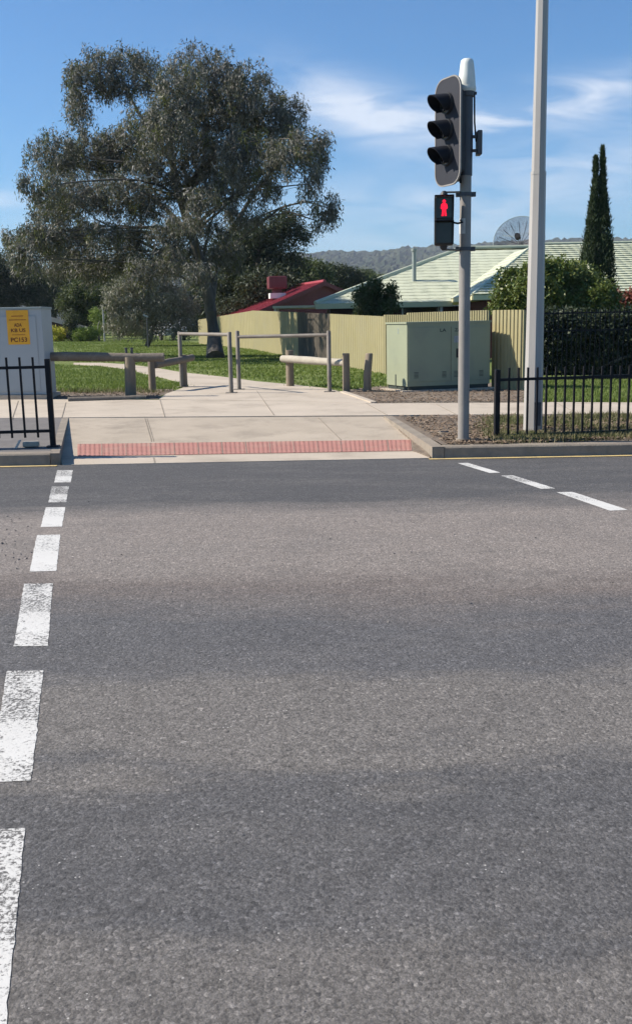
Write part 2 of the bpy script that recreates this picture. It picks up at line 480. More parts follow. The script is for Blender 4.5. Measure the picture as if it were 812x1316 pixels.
def tree(name, label, cat, base, trunk, lobes, leafm, barkm, total, crad, nper, ll, lw, droop, trunk_r, group=None, seed=1, twigs=.2, shell=2.0, flat=1.0, accents=None):
    t = thing(name, label, cat, base, group)
    off = Vector(base)
    cs, own = fill(lobes, total=total, seed=seed, shell=shell)
    rng = random.Random(seed)
    nr = np.random.default_rng(seed + 5)
    rr = crad * (.6 + .8 * nr.random(len(cs)))
    if accents:
        sel = nr.random(len(cs)) < accents[1]
        ob = leaf_mesh('crown', leafm, cs[~sel], rr[~sel], nper, ll, lw, droop, t, seed, flat, off)
        leaf_mesh('young_foliage', accents[0], cs[sel], rr[sel], nper, ll, lw, droop, t, seed + 1, flat, off)
    else:
        leaf_mesh('crown', leafm, cs, rr, nper, ll, lw, droop, t, seed, flat, off)
    mb = MB()
    tp = [Vector(p) for p in trunk]
    n = len(tp)
    mb.tube(tp, [trunk_r * (1.35 if i == 0 else 1 - .62 * i / max(1, n - 1)) for i in range(n)], 10)
    mb.build('trunk', barkm, t, True)
    lm = MB()
    for i, (c, r) in enumerate(lobes):
        cand = [p for p in tp[1:] if p.z < c.z + r.z] or tp[1:]
        a = min(cand, key=lambda p: (p - c).length + rng.random() * .5)
        ln = (c - a).length
        pts = curve_pts(a, c, 6, .12, .07, rng)
        r0 = min(trunk_r * .22, .012 + ln * .008)
        lm.tube(pts, [r0 * (1 - .7 * k / 5) for k in range(6)], 6)
        mine = cs[own == i]
        for q in mine:
            if rng.random() < twigs:
                s0 = pts[rng.choice((2, 3, 4, 5))]
                lm.tube(curve_pts(s0, q, 4, .05, .1, rng), [r0 * .3, r0 * .22, r0 * .15, .006], 4)
    lm.build('branches', barkm, t, True)
    return t
def bush(name, label, lobes, base, leafm, total, crad, nper, ll, lw, group=None, seed=1, droop=.0, cat='bush', shell=3.0):
    t = thing(name, label, cat, base, group)
    cs, own = fill(lobes, total=total, seed=seed, shell=shell)
    leaf_mesh('foliage', leafm, cs, crad * (.7 + .6 * np.random.default_rng(seed).random(len(cs))), nper, ll, lw, droop, t, seed, 1.0, Vector(base))
    mb = MB(); rng = random.Random(seed)
    for i, (c, r) in enumerate(lobes):
        mb.tube(curve_pts(Vector(base) + Vector((rng.uniform(-.15, .15), rng.uniform(-.1, .1), -.05)), c, 5, .1, .08, rng), [.05, .045, .035, .025, .012], 5)
    mb.build('stems', MT['bark'], t, True)
    return t

# ------------------------------------------------------------------ the setting
def vlist(a, b, n): return [a + (b - a) * i / n for i in range(n + 1)]
def sheet(name, mat, us, vs, zf, edge_l=None, edge_r=None):
    mb = MB(); nu, nv = len(us), len(vs)
    pts = []
    for v in vs:
        for u in us:
            uu = u
            if edge_l: 
                l = edge_l(v); r = edge_r(v) if edge_r else us[-1]
                uu = l + (u - us[0]) / (us[-1] - us[0]) * (r - l)
            p = xy(uu, v); pts.append((p.x, p.y, zf(p.x, p.y)))
    fs = [(j * nu + i, j * nu + i + 1, (j + 1) * nu + i + 1, (j + 1) * nu + i) for j in range(nv - 1) for i in range(nu - 1)]
    mb.add(pts, fs)
    return mb.build(name, mat, smooth=True)
def spread_list(lim, fine, step):
    o = vlist(0, fine, int(fine / step)); x = fine; st = step
    while x < lim: st *= 1.25; x += st; o.append(min(x, lim))
    return o
us_t = sorted({-a for a in spread_list(3500, 40, 1.0)} | set(spread_list(3500, 40, 1.0)))
vs_t = sorted({-a + V_FP + .05 for a in spread_list(3500, 60, 1.0)} | {V_FP + .06, 3, ROADW + .3, ROADW + .32, 16, 24, 40, 70})
def terr(x, y):
    u, v = uv((x, y))
    return H(x, y) - (0.25 if V_FP + .055 < v < ROADW + .31 else (0.012 if v > 0 else 0))
struct(sheet('ground', MT['lawn'], us_t, vs_t, terr))

ys = [592, 640, 662, 725, 752, 800, 855, 885, 955, 985, 1190, 1240, 1316]
def v_of(py): return uv(Gp(406, py))[1]
vv = [v_of(y) for y in ys]
VMAX = ROADW
smooth, dust, blue = (.074, .072, .073), (.205, .178, .159), (.096, .093, .095)
tan, grey, warm = (.143, .131, .121), (.088, .085, .086), (.128, .118, .110)
cols = [smooth, smooth, dust, dust, (.142, .12, .108), blue, blue, tan, tan, grey, grey, warm, warm]
stops = [(max(0, min(1, v / VMAX)), c) for v, c in zip(vv, cols)]
MT['asphalt'] = road_material(stops, VMAX)
rm = MB(); us_r = [-60, -30, -20, -12, -6, 0, 6, 12, 20, 30, 60]; vs_r = vlist(0, ROADW, 53)
nu = len(us_r)
rm.add([(u, -v, camber(v) + tilt(xy(u, v).x)) for v in vs_r for u in us_r],
       [(j * nu + i, j * nu + i + 1, (j + 1) * nu + i + 1, (j + 1) * nu + i) for j in range(len(vs_r) - 1) for i in range(nu - 1)])
road = struct(rm.build('road', MT['asphalt'], smooth=True))
RX = Matrix((EU, -EV, Vector((0, 0, 1)))).transposed().to_4x4(); RX.translation = K0
road.matrix_world = RX

us_s = vlist(-60, 60, 60)
# footpath strip
fA, fB, bA, bB = uv(P(82, 537, .17)), uv(P(640, 533, .17)), uv(P(60, 513.5, .17)), uv(P(700, 517, .17))
def lerp_line(a, b, u): return a[1] + (b[1] - a[1]) * (u - a[0]) / (b[0] - a[0])
def flat_poly(name, mat, pts, dz=0.0, thick=.06):
    return MB().prism([Vector((p.x, p.y, H(p.x, p.y) + dz)) for p in pts], (0, 0, -thick)).build(name, mat)
fp = MB()
uss = vlist(-40, 40, 40)
for a, b in zip(uss, uss[1:]):
    q = []
    for (l, u) in (((fA, fB), a), ((fA, fB), b), ((bA, bB), b), ((bA, bB), a)):
        uc = max(-14, min(14, u)); v = lerp_line(l[0], l[1], uc); p = xy(u, v); q.append(Vector((p.x, p.y, tilt(p.x) + .176)))
    fp.prism(q, (0, 0, -.1))
struct(fp.build('footpath', MT['concrete']))

# ramp plane
BL, BR = P(95, 597, .012), P(551, 588.5, .012)
TL, TR = P(79, 537, .172), P(503, 535, .172)
rn = (BR - BL).cross(TL - BL).normalized()
def ramp_pt(px, py, up=0.0):
    d = ray(px, py); t = rn.dot(BL + Vector((0, 0, up)) - CAM) / rn.dot(d); return CAM + d * t
RL, RRt = P(497, 535, .172), ramp_pt(553, 588)
struct(MB().prism([ramp_pt(80, 597.4), ramp_pt(553, 588.4), ramp_pt(500, 535), ramp_pt(70, 537.3)], (0, 0, -.12)).build('kerb_ramp', MT['ramp']))
lip = MB().prism([ramp_pt(92, 597.2, .004), ramp_pt(552, 588.4, .004), ramp_pt(545, 580.8, .004), ramp_pt(99, 588, .004)], (0, 0, -.05))
struct(lip.build('ramp_lip', MT['concrete']))
# tactile paving with its domes
ta, tb, tc_, td = ramp_pt(100, 586.3, .006), ramp_pt(529, 579, .006), ramp_pt(527.5, 565, .006), ramp_pt(100, 570.5, .006)
tm = MB(); tm.prism([ta, tb, tc_, td], (0, 0, -.04))
nx_, ny_ = 72, 9
import math as _m
for i in range(nx_):
    for j in range(ny_):
        a = ta.lerp(tb, (i + .5) / nx_); b = td.lerp(tc_, (i + .5) / nx_); c = a.lerp(b, (j + .5) / ny_) + Vector((0, 0, .001))
        r1, r2, h = .020, .012, .0045
        ring = [c + Vector((r1 * math.cos(k * 1.0472), r1 * math.sin(k * 1.0472), 0)) for k in range(6)] + \
               [c + Vector((r2 * math.cos(k * 1.0472), r2 * math.sin(k * 1.0472), h)) for k in range(6)]
        tm.add(ring, [(k, (k + 1) % 6, (k + 1) % 6 + 6, k + 6) for k in range(6)] + [(6, 7, 8, 9, 10, 11)])
struct(tm.build('tactile_paving', MT['redpaver'], smooth=False, fix=False), None)
grout = MB()
for f in (1/14, 2/14, 3/14, 4/14, 5/14, 6/14, 7/14, 8/14, 9/14, 10/14, 11/14, 12/14, 13/14):
    a, b = ta.lerp(tb, f), td.lerp(tc_, f); d = (tb - ta).normalized() * .004; z = Vector((0, 0, .0035))
    grout.prism([a - d + z, a + d + z, b + d + z, b - d + z], (0, 0, -.003))
# joints in the concrete
def joint(p1, p2, w=.012, ramp_=True):
    a, b = (ramp_pt(*p1, .0045), ramp_pt(*p2, .0045)) if ramp_ else (P(*p1, .181), P(*p2, .181))
    d = (b - a).cross(Vector((0, 0, 1))).normalized() * w / 2
    grout.prism([a - d, a + d, b + d, b - d], (0, 0, -.006))
joint((186.5, 537.5), (195, 567)); joint((189, 537.5), (198, 567), .006); joint((409, 536.5), (438, 565)); joint((198, 588), (199.5, 595), .02)
joint((85, 517), (80, 536), .012, False); joint((205, 511), (212, 535), .012, False); joint((330, 502), (352, 533), .012, False)
joint((470, 518), (497, 533), .012, False); joint((560, 519), (585, 532), .01, False); joint((715, 518), (742, 531), .01, False); joint((24, 515), (16, 538), .012, False)
struct(grout.build('pavement_joints', MT['joint']))

# kerbs
def kerb_seg(mb, u0, u1):
    n = max(1, int(abs(u1 - u0) / 2.4)); 
    for i in range(n):
        a, b = u0 + (u1 - u0) * i / n, u0 + (u1 - u0) * (i + 1) / n
        g = .004
        prof = [(0.0, -.1), (-.003, .02), (-.02, .122), (-.035, .138), (-.06, .145), (-.165, .147), (-.165, -.1)]
        pa = [xy(a + g, v) + Vector((0, 0, z + tilt(xy(a, v).x))) for v, z in prof]
        pb = [xy(b - g, v) + Vector((0, 0, z + tilt(xy(b, v).x))) for v, z in prof]
        k = len(prof)
        mb.add(pa + pb, [tuple(range(k)), tuple(range(2 * k - 1, k - 1, -1))] + [(j, (j + 1) % k, (j + 1) % k + k, j + k) for j in range(k)])
uL = uv(P(76.5, 574, .145))[0]; uL2 = uv(P(88, 574, .145))[0]
uR = uv(P(552, 572, .145))[0]; uR2 = uv(P(568, 572, .145))[0]
kb = MB(); kerb_seg(kb, -40, uL); kerb_seg(kb, uR2, 40); kerb_seg_near = None
def rpt(u, v, z): p = xy(u, v); return Vector((p.x, p.y, z + tilt(p.x)))
l1, l2 = uv(P(80, 537, .172)), uv(P(88.5, 537, .172))
r1_, r2_ = uv(P(493, 535, .172)), uv(P(503.5, 535, .172))
kb.prism([rpt(uL + .004, -.002, .143), rpt(uL2, -.002, .143), rpt(l2[0], l2[1], .176), rpt(l1[0], l1[1], .176)], (0, 0, -.3))
kb.prism([rpt(uR, -.002, .143), rpt(uR2 - .004, -.002, .143), rpt(r2_[0], r2_[1], .179), rpt(r1_[0], r1_[1], .179)], (0, 0, -.3))
for a, b in zip(vlist(-40, 40, 32), vlist(-40, 40, 32)[1:]):
    prof = [(ROADW, -.1), (ROADW + .005, .03), (ROADW + .03, .135), (ROADW + .06, .145), (ROADW + .165, .147), (ROADW + .165, -.1)]
    pa = [rpt(a + .003, v, z) for v, z in prof]; pb = [rpt(b - .003, v, z) for v, z in prof]; k = 6
    kb.add(pa + pb, [tuple(range(k)), tuple(range(2 * k - 1, k - 1, -1))] + [(j, (j + 1) % k, (j + 1) % k + k, j + k) for j in range(k)])
struct(kb.build('kerb', MT['kerb']))
struct(sheet('near_footpath', MT['concrete'], vlist(-40, 40, 20), [ROADW + .16, ROADW + 3], lambda x, y: tilt(x) + .15))
yl = MB()
def ystrip(u0, u1):
    for a, b in zip(vlist(u0, u1, 14), vlist(u0, u1, 14)[1:]):
        yl.quad(rpt(a, .05, .0065 + camber(.05)), rpt(b, .05, .0065 + camber(.05)), rpt(b, .15, .0065 + camber(.15)), rpt(a, .15, .0065 + camber(.15)))
ystrip(-40, uL2 - .02); ystrip(uR2 - .2, 40)
struct(yl.build('yellow_edge_line', MT['yellow']))
# verges
def vr(v): return uR2 + (r2_[0] - uR2) * min(1, max(0, v / r2_[1]))
def vl(v): return uL + (l1[0] - uL) * min(1, max(0, v / l1[1]))
rngv = random.Random(4)
def bumpy(x, y):
    return tilt(x) + .142 + .03 * min(1, -uv((x, y))[1] / 3.5) + .012 * math.sin(x * 5.1 + y * 3) * math.sin(y * 4.3 - x)
vend = min(fA[1], fB[1])
struct(sheet('planted_verge', MT['mulch'], vlist(0, 1, 90), vlist(-.16, fB[1] + .0, 14), bumpy, vr, lambda v: 36))
struct(sheet('paved_verge', MT['asphpath'], vlist(0, 1, 40), vlist(-.16, fA[1] - .2, 6), lambda x, y: tilt(x) + .142 + .03 * min(1, -uv((x, y))[1] / 3.5), lambda v: -36, vl))
struct(MB().prism([ramp_pt(530, 578.5, .012), ramp_pt(552, 586.5, .02), ramp_pt(541, 573, .03), ramp_pt(512, 551, .02), ramp_pt(516, 556, .01), ramp_pt(529, 566, .012)], (0, 0, -.03)).build('dirt_patch', MT['mulch']))

# shared path to the park
path_px = [(95, 466.5), (130, 466.5), (163, 468.5), (200, 473), (232, 478.5), (290, 485), (330, 490.5), (380, 495), (420, 499.5), (440, 504.5), (462, 512), (480, 518.5),
           (470, 519), (380, 516), (290, 515), (205, 514), (205, 512.5), (214, 506.5), (232, 500), (241, 495.5), (226, 490), (200, 484), (163, 475), (130, 470.5), (95, 468.8)]
path_w = [P(x, y, .17) for x, y in path_px]
struct(flat_poly('park_path', MT['concrete'], path_w, .0095, .05))
edge = MB()
for a, b in zip(path_w[9:12], path_w[10:12]):
    d = (b - a).cross(Vector((0, 0, 1))).normalized() * .05
    edge.prism([a - d + Vector((0, 0, .03)), a + d + Vector((0, 0, .03)), b + d + Vector((0, 0, .03)), b - d + Vector((0, 0, .03))], (0, 0, -.1))
struct(edge.build('path_edging', MT['concrete']))
struct(flat_poly('bark_bed', MT['mulch'], [P(x, y, .17) for x, y in ((-60, 514), (60, 513.4), (204, 513.5), (206, 509), (225, 503.5), (222, 500.5), (190, 501), (150, 503), (100, 504), (60, 505), (-60, 505))], .006, .05))
struct(flat_poly('gravel_bed', MT['mulch'], [P(x, y, .17) for x, y in ((444, 504.5), (462, 511.5), (482, 518.8), (560, 518.4), (700, 517.5), (700, 492), (560, 492), (490, 496), (450, 500.5))], .006, .05))

# hills
def hills():
    prof = [(-900, 352), (-400, 350), (0, 350), (90, 347), (200, 338), (300, 330), (395, 325), (430, 322), (470, 324), (520, 318), (580, 315), (640, 311), (700, 307.5), (812, 307), (1100, 312), (1500, 325)]
    nx, ny = 620, 40; pts = []; rg = random.Random(9)
    walk = 0
    for j in range(ny + 1):
        f = j / ny; Y = 900 + 1500 * f
        for i in range(nx + 1):
            px = -900 + 2400 * i / nx
            k = max(q for q in range(len(prof) - 1) if prof[q][0] <= px); (xa, ya), (xb, yb) = prof[k], prof[k + 1]
            py = ya + (yb - ya) * (px - xa) / (xb - xa)
            zr = at(px, py, 2400).z
            x = at(px, 400, Y).x
            shape = (f ** 1.15) * (1 + .10 * math.sin(x * .004 + f * 5) * (1 - f))
            z = max(0, zr) * shape + rg.uniform(0, 7) * (1 if rg.random() < .6 else .3) * min(1, f * 4)
            pts.append((x, Y + rg.uniform(-20, 20) * (0 < j < ny), z - 2))
    for i in range(nx + 1):
        x, y, z = pts[ny * (nx + 1) + i]; pts.append((x, 3200, 0))
    fs = [(j * (nx + 1) + i, j * (nx + 1) + i + 1, (j + 1) * (nx + 1) + i + 1, (j + 1) * (nx + 1) + i) for j in range(ny + 1) for i in range(nx)]
    m = bpy.data.materials.new('hill_forest'); t = nt(m); v = coords(t)
    c = mixc(t, ramp(t, noise(t, v, .012, 8, .65), [(.42, 0.0), (.58, 1.0)]), (.028, .038, .022), (.055, .06, .034))
    c = mixc(t, ramp(t, noise(t, v, .004, 4, .6), [(.58, 0.0), (.66, 1.0)]), c, (.11, .11, .06))
    c = mixc(t, ramp(t, noise(t, v, .07, 4, .6), [(.4, .0), (.7, .7)]), c, (.018, .024, .016))
    finish(t, c, 1, spec=0)
    mb = MB(); mb.add(pts, fs)
    struct(mb.build('hills', m, smooth=False))
hills()

# road markings (each dash its own strip of paint)
def marking(q, mat, i):
    q = [Gp(*c) for c in q]
    n = 28; mb = MB(); rgm = random.Random(int(q[0].y * 1000))
    l = [q[0].lerp(q[3], k / n) for k in range(n + 1)]; r = [q[1].lerp(q[2], k / n) for k in range(n + 1)]
    pts = []
    for a, b in zip(l, r):
        ja, jb = rgm.gauss(0, .0013), rgm.gauss(0, .0013); w_ = (b - a).normalized()
        for p in (a + w_ * ja, b + w_ * jb): pts.append((p.x, p.y, H(p.x, p.y) + .002))
    mb.add(pts, [(2 * k, 2 * k + 1, 2 * k + 3, 2 * k + 2) for k in range(n)])
    o = struct(mb.build('road_marking', mat)); rebase(o)
wm1, wm2, wm3 = paint_material(.36, 'road_paint'), paint_material(.42, 'worn_road_paint'), paint_material(.465, 'very_worn_road_paint')
Lm = [[(74, 604.5), (94, 604.3), (91.5, 620), (70, 620.3)], [(67, 625.3), (88.8, 625), (85.8, 645.5), (62.6, 646)], [(59.3, 652.3), (84.6, 652), (80, 677), (52.7, 677.5)],
      [(48, 688), (78, 687.3), (73, 734), (38.6, 735)], [(31.2, 750.5), (68.4, 750), (62, 830.5), (18.5, 831)], [(9, 862.8), (56.3, 862), (40.5, 1003.5), (-12, 1006)],
      [(-34, 1068), (33, 1064.5), (0, 1400), (-90, 1420)]]
for q, m in zip(Lm, (wm2, wm3, wm1, wm1, wm2, wm2, wm2)): marking(q, m, 0)
Rm = [[(587.5, 595.4), (600.5, 595), (642.8, 607.5), (628.5, 608)], [(642.6, 611.3), (658.5, 611), (713.5, 628), (694.5, 628.4)], [(714.5, 632.8), (735, 632.3), (806.5, 655.5), (783, 656.5)]]
for q, m in zip(Rm, (wm1, wm2, wm1)): marking(q, m, 0)
# grit and small stones lying on the road
gm = pm('road_grit', (.13, .118, .107), (.22, .20, .18), 30, .95)
gr = MB(); rg = random.Random(21)
for i in range(300):
    if i < 60: px, py = abs(rg.gauss(0, 26)), rg.uniform(655, 725)
    elif i < 170: px, py = rg.uniform(-40, 860), rg.choice((rg.uniform(640, 760), rg.uniform(600, 900)))
    else: px, py = rg.uniform(-20, 830), rg.uniform(880, 1310)
    p = Gp(px, py); s = rg.uniform(.004, .013) * (1.0 if py < 800 else .4)
    vs_ = [p + Vector((rg.uniform(-1, 1), rg.uniform(-1, 1), 0)).normalized() * s * rg.uniform(.6, 1.2) for _ in range(4)]
    vs_.sort(key=lambda q: math.atan2(q.y - p.y, q.x - p.x))
    vs_ = [Vector((q.x, q.y, H(q.x, q.y) - .001)) for q in vs_] + [p + Vector((rg.uniform(-.3, .3) * s, rg.uniform(-.3, .3) * s, s * .8))]
    gr.add(vs_, [(0, 1, 4), (1, 2, 4), (2, 3, 4), (3, 0, 4)])
o = gr.build('road_grit', gm); o['kind'] = 'stuff'; o['label'] = 'loose grit and stones scattered on the asphalt'

# ------------------------------------------------------------------ grass and bark chips
def in_poly(x, y, poly):
    c = False; n = len(poly)
    for i in range(n):
        a, b = poly[i], poly[i - 1]
        if (a.y > y) != (b.y > y) and x < (b.x - a.x) * (y - a.y) / (b.y - a.y) + a.x: c = not c
    return c
def scatter(poly, n, seed, patch=None):
    rg = random.Random(seed); x0, x1 = min(p.x for p in poly), max(p.x for p in poly); y0, y1 = min(p.y for p in poly), max(p.y for p in poly)
    out = []; tries = 0
    while len(out) < n and tries < n * 40:
        tries += 1
        x = rg.uniform(x0, x1)
        y = y0 + (y1 - y0) * rg.random() ** 1.6
        if in_poly(x, y, poly) and (patch is None or rg.random() < patch(x, y)): out.append((x, y))
    return out
def blades(name, mat, pts, h, w, per, label, seed, spread=.09):
    rg = np.random.default_rng(seed); p = np.repeat(np.array(pts), per, 0); n = len(p)
    p = p + rg.normal(size=(n, 2)) * spread
    z = np.array([H(a, b) for a, b in pts]).repeat(per)
    pos = np.column_stack([p, z - .01])
    hh = h * (.5 + .9 * rg.random(n))
    a = rg.random(n) * 6.283; lean = rg.random(n) * .55
    tip = np.column_stack([np.cos(a) * lean * hh, np.sin(a) * lean * hh, hh])
    sd = np.column_stack([-np.sin(a), np.cos(a), np.zeros(n)]) * (w * (.6 + .8 * rg.random(n)))[:, None]
    vs = np.stack([pos - sd, pos + sd, pos + tip * np.array([.55, .55, .65]) + sd * .7, pos + tip], 1).reshape(-1, 3)
    o = raw_mesh(name, mat, vs, n); o['kind'] = 'stuff'; o['label'] = label
    return o
pw = lambda l: [P(x, y, .17) for x, y in l]
pat = lambda x, y: .35 + .65 * (math.sin(x * 1.7 + math.sin(y * .9) * 2) * math.sin(y * 1.3 + x * .4) > -.25)
blades('grass', MT['grass'], scatter(pw([(-200, 469), (95, 469.5), (130, 471.5), (163, 476), (200, 486), (226, 492), (238, 496), (222, 500), (180, 501), (60, 504), (-200, 505)]), 8500, 1, pat), .055, .012, 8, 'green weedy grass in front of the park path', 1)
blades('grass', MT['grass'], scatter(pw([(95, 465), (163, 466.5), (232, 476.5), (330, 488), (380, 493), (440, 501), (495, 496), (495, 478), (400, 462), (324, 448.5), (262, 441), (200, 437), (60, 437)]), 8500, 2, pat), .05, .02, 8, 'green park grass between the path and the cream fence', 2, .16)
blades('grass', MT['grass'], scatter(pw([(688, 516.5), (1060, 516.5), (1060, 489), (680, 490)]), 7000, 3), .07, .01, 9, 'bright green grass strip along the black pool fence', 3)
blades('dry_grass', MT['drygrass'], scatter(pw([(628, 562), (640, 566), (1000, 556), (1000, 532), (622, 535)]), 2600, 4, lambda x, y: 1.0 if math.sin(x * 2.3 + 1) * math.sin(y * 3.1 + x) > -.1 else .12), .07, .006, 8, 'patchy dry grass on the verge under the black railing', 4)
blades('dry_grass', MT['drygrass'], scatter(pw([(60, 506), (200, 505.5), (222, 502), (190, 501.5), (60, 503)]), 130, 5), .09, .008, 8, 'dry grass tufts along the bark bed', 5)
def chips(name, polys, n, seed, label):
    rg = np.random.default_rng(seed); pts = []
    for pl, k in polys: pts += scatter(pl, k, seed)
    pts = np.array(pts); n = len(pts); z = np.array([H(a, b) for a, b in pts]) + .016
    pos = np.column_stack([pts, z + rg.random(n) * .02])
    a = rg.random(n) * 6.283; ln = .010 + .028 * rg.random(n) ** 2; w = .004 + .009 * rg.random(n)
    d = np.column_stack([np.cos(a) * ln, np.sin(a) * ln, (rg.random(n) - .4) * ln * .7]); s_ = np.column_stack([-np.sin(a) * w, np.cos(a) * w, (rg.random(n) - .5) * w])
    vs = np.stack([pos - d - s_, pos + d - s_ * .6, pos + d + s_, pos - d * .8 + s_], 1).reshape(-1, 3)
    o = raw_mesh(name, MT['chip'], vs, n); o['kind'] = 'stuff'; o['label'] = label
chips('bark_mulch', [(pw([(512, 536), (626, 535), (840, 534), (840, 562), (640, 568), (575, 569)]), 7000)], 0, 11, 'brown bark mulch on the verge round the traffic light pole')
chips('bark_mulch', [(pw([(450, 503), (484, 517.5), (690, 516.5), (690, 500), (500, 500)]), 2600), (pw([(62, 512), (203, 512.5), (206, 508), (222, 503), (190, 502), (62, 505)]), 1500)], 0, 12, 'bark chips and gravel along the back of the footpath')
Z = Vector((0, 0, 1))
def gp(px, py, z=.17):
    p = P(px, py, z); return p
def up(p, h): return Vector((p.x, p.y, p.z + h))
def text_mesh(body, name, c, right, upv, w, h, mat, part, extr=.0015):
    cu = bpy.data.curves.new('t', 'FONT'); cu.body = body; cu.extrude = 0.0; cu.offset = .022; cu.align_x = 'CENTER'; cu.align_y = 'CENTER'
    to = bpy.data.objects.new('t', cu); COL.objects.link(to)
    bpy.context.view_layer.update()
    me = bpy.data.meshes.new_from_object(to.evaluated_get(bpy.context.evaluated_depsgraph_get()))
    bpy.data.objects.remove(to)
    xs = [v.co.x for v in me.vertices]; ys_ = [v.co.y for v in me.vertices]
    x0, x1, y0, y1 = min(xs), max(xs), min(ys_), max(ys_)
    mb = MB(); nrm = right.cross(upv)
    mb.add([c + right * ((v.co.x - (x0 + x1) / 2) / (x1 - x0) * w) + upv * ((v.co.y - (y0 + y1) / 2) / (y1 - y0) * h) + nrm * extr for v in me.vertices],
           [tuple(p.vertices) for p in me.polygons])
    bpy.data.meshes.remove(me)
    return sub(mb, name, mat, part)
def rrect(c, r, u, w, h, rad_, n=6):
    out = []
    for (sx, sy, a0) in ((1, 1, 0), (-1, 1, 90), (-1, -1, 180), (1, -1, 270)):
        for k in range(n + 1):
            a = rad(a0 + 90 * k / n)
            out.append(c + r * (sx * (w / 2 - rad_) + rad_ * math.cos(a)) + u * (sy * (h / 2 - rad_) + rad_ * math.sin(a)))
    return out
# ---- traffic light pole
pb = P(595, 566, .16); pY = pb.y
t = thing('traffic_light_pole', 'slim grey steel pole carrying the traffic light and the red pedestrian signal', 'pole', pb)
def px2(x, y): return at(x, y, pY)
zt = ztop(pb, 122)
R1 = .0665
MB().tube([pb, Vector((pb.x, pb.y, zt))], [R1, R1 * .97], 20).build('post', MT['pole'], t, True)
MB().tube([pb, up(pb, .025)], .09, 16).build('base_collar', MT['kerb'], t, True)
zs0, zs1 = ztop(pb, 226), ztop(pb, 124)
sl = MB().tube([Vector((pb.x, pb.y, zs0)), Vector((pb.x, pb.y, zs0 + .27)), Vector((pb.x, pb.y, zs0 + .272)), Vector((pb.x, pb.y, zs1))], [.074, .074, .078, .072], 20).build('sleeve', MT['sleeve'], t, True)
cl = MB()
for py in (250, 320): cl.tube([Vector((pb.x, pb.y, ztop(pb, py) - .02)), Vector((pb.x, pb.y, ztop(pb, py) + .02))], .078, 16); cl.box((pb.x + .085, pb.y, ztop(pb, py)), (.06, .05, .05)); cl.box((pb.x - .085, pb.y, ztop(pb, py)), (.05, .05, .05))
cl.pieces('clamp', MT['sleeve'], t)
zz = ztop(pb, 291)
st_ = MB(); a0, a1 = rad(185), rad(262)
ar = [a0 + (a1 - a0) * k / 8 for k in range(9)]
vs_ = [Vector((pb.x + math.cos(a) * .069, pb.y + math.sin(a) * .069, zz + s_ * .085)) for s_ in (-1, 1) for a in ar]
st_.add(vs_, [(k, k + 1, k + 10, k + 9) for k in range(8)]); st_.build('sticker', MT['paper'], t, True)
# antenna drum on top
ab = Vector((pb.x + .005, pb.y, zt))
an = thing('antenna_drum', 'white tapered antenna drum capping the traffic light pole', 'antenna', ab)
z1 = ztop(pb, 76) - zt
MB().tube([ab + Z * q for q in (.03, .05, .2, z1 - .05, z1 - .015, z1)], [.093, .098, .09, .075, .068, .05], 24).build('drum', MT['white'], an, True)
MB().tube([ab + Z * .045, ab + Z * .06, ab + Z * .085], [.101, .104, .1], 24).build('drum_rim', MT['white'], an, True)
MB().tube([ab + Z * -.02, ab + Z * .035], [.085, .09], 16).tube([ab + Vector((-.11, -.02, .02)), ab + Vector((.11, .02, .02))], .018, 8).build('mount_bracket', MT['sleeve'], an, True)
cb = MB(); cb.tube([ab + Vector((.08, -.03, .02)), ab + Vector((.085, -.03, -.3)), ab + Vector((.11, 0, -.5))], .01, 6); cb.tube([ab + Vector((-.08, -.05, .02)), ab + Vector((-.09, -.06, -.12)), ab + Vector((-.1, -.05, -.6)), ab + Vector((-.07, -.04, -.95))], .012, 6)
cb.pieces('cable', MT['black'], an, True)
# slim back box on the right of the pole
cbx = px2(615, 184)
b = thing('pole_box', 'slim dark grey box strapped to the right side of the traffic light pole', 'box', cbx)
MB().box(cbx, (.055, .16, .26), bev=.01).build('body', MT['sleeve'], b)
MB().box(cbx + Vector((-.05, 0, .07)), (.06, .04, .03)).box(cbx + Vector((-.05, 0, -.08)), (.06, .04, .03)).pieces('strap', MT['sleeve'], b)
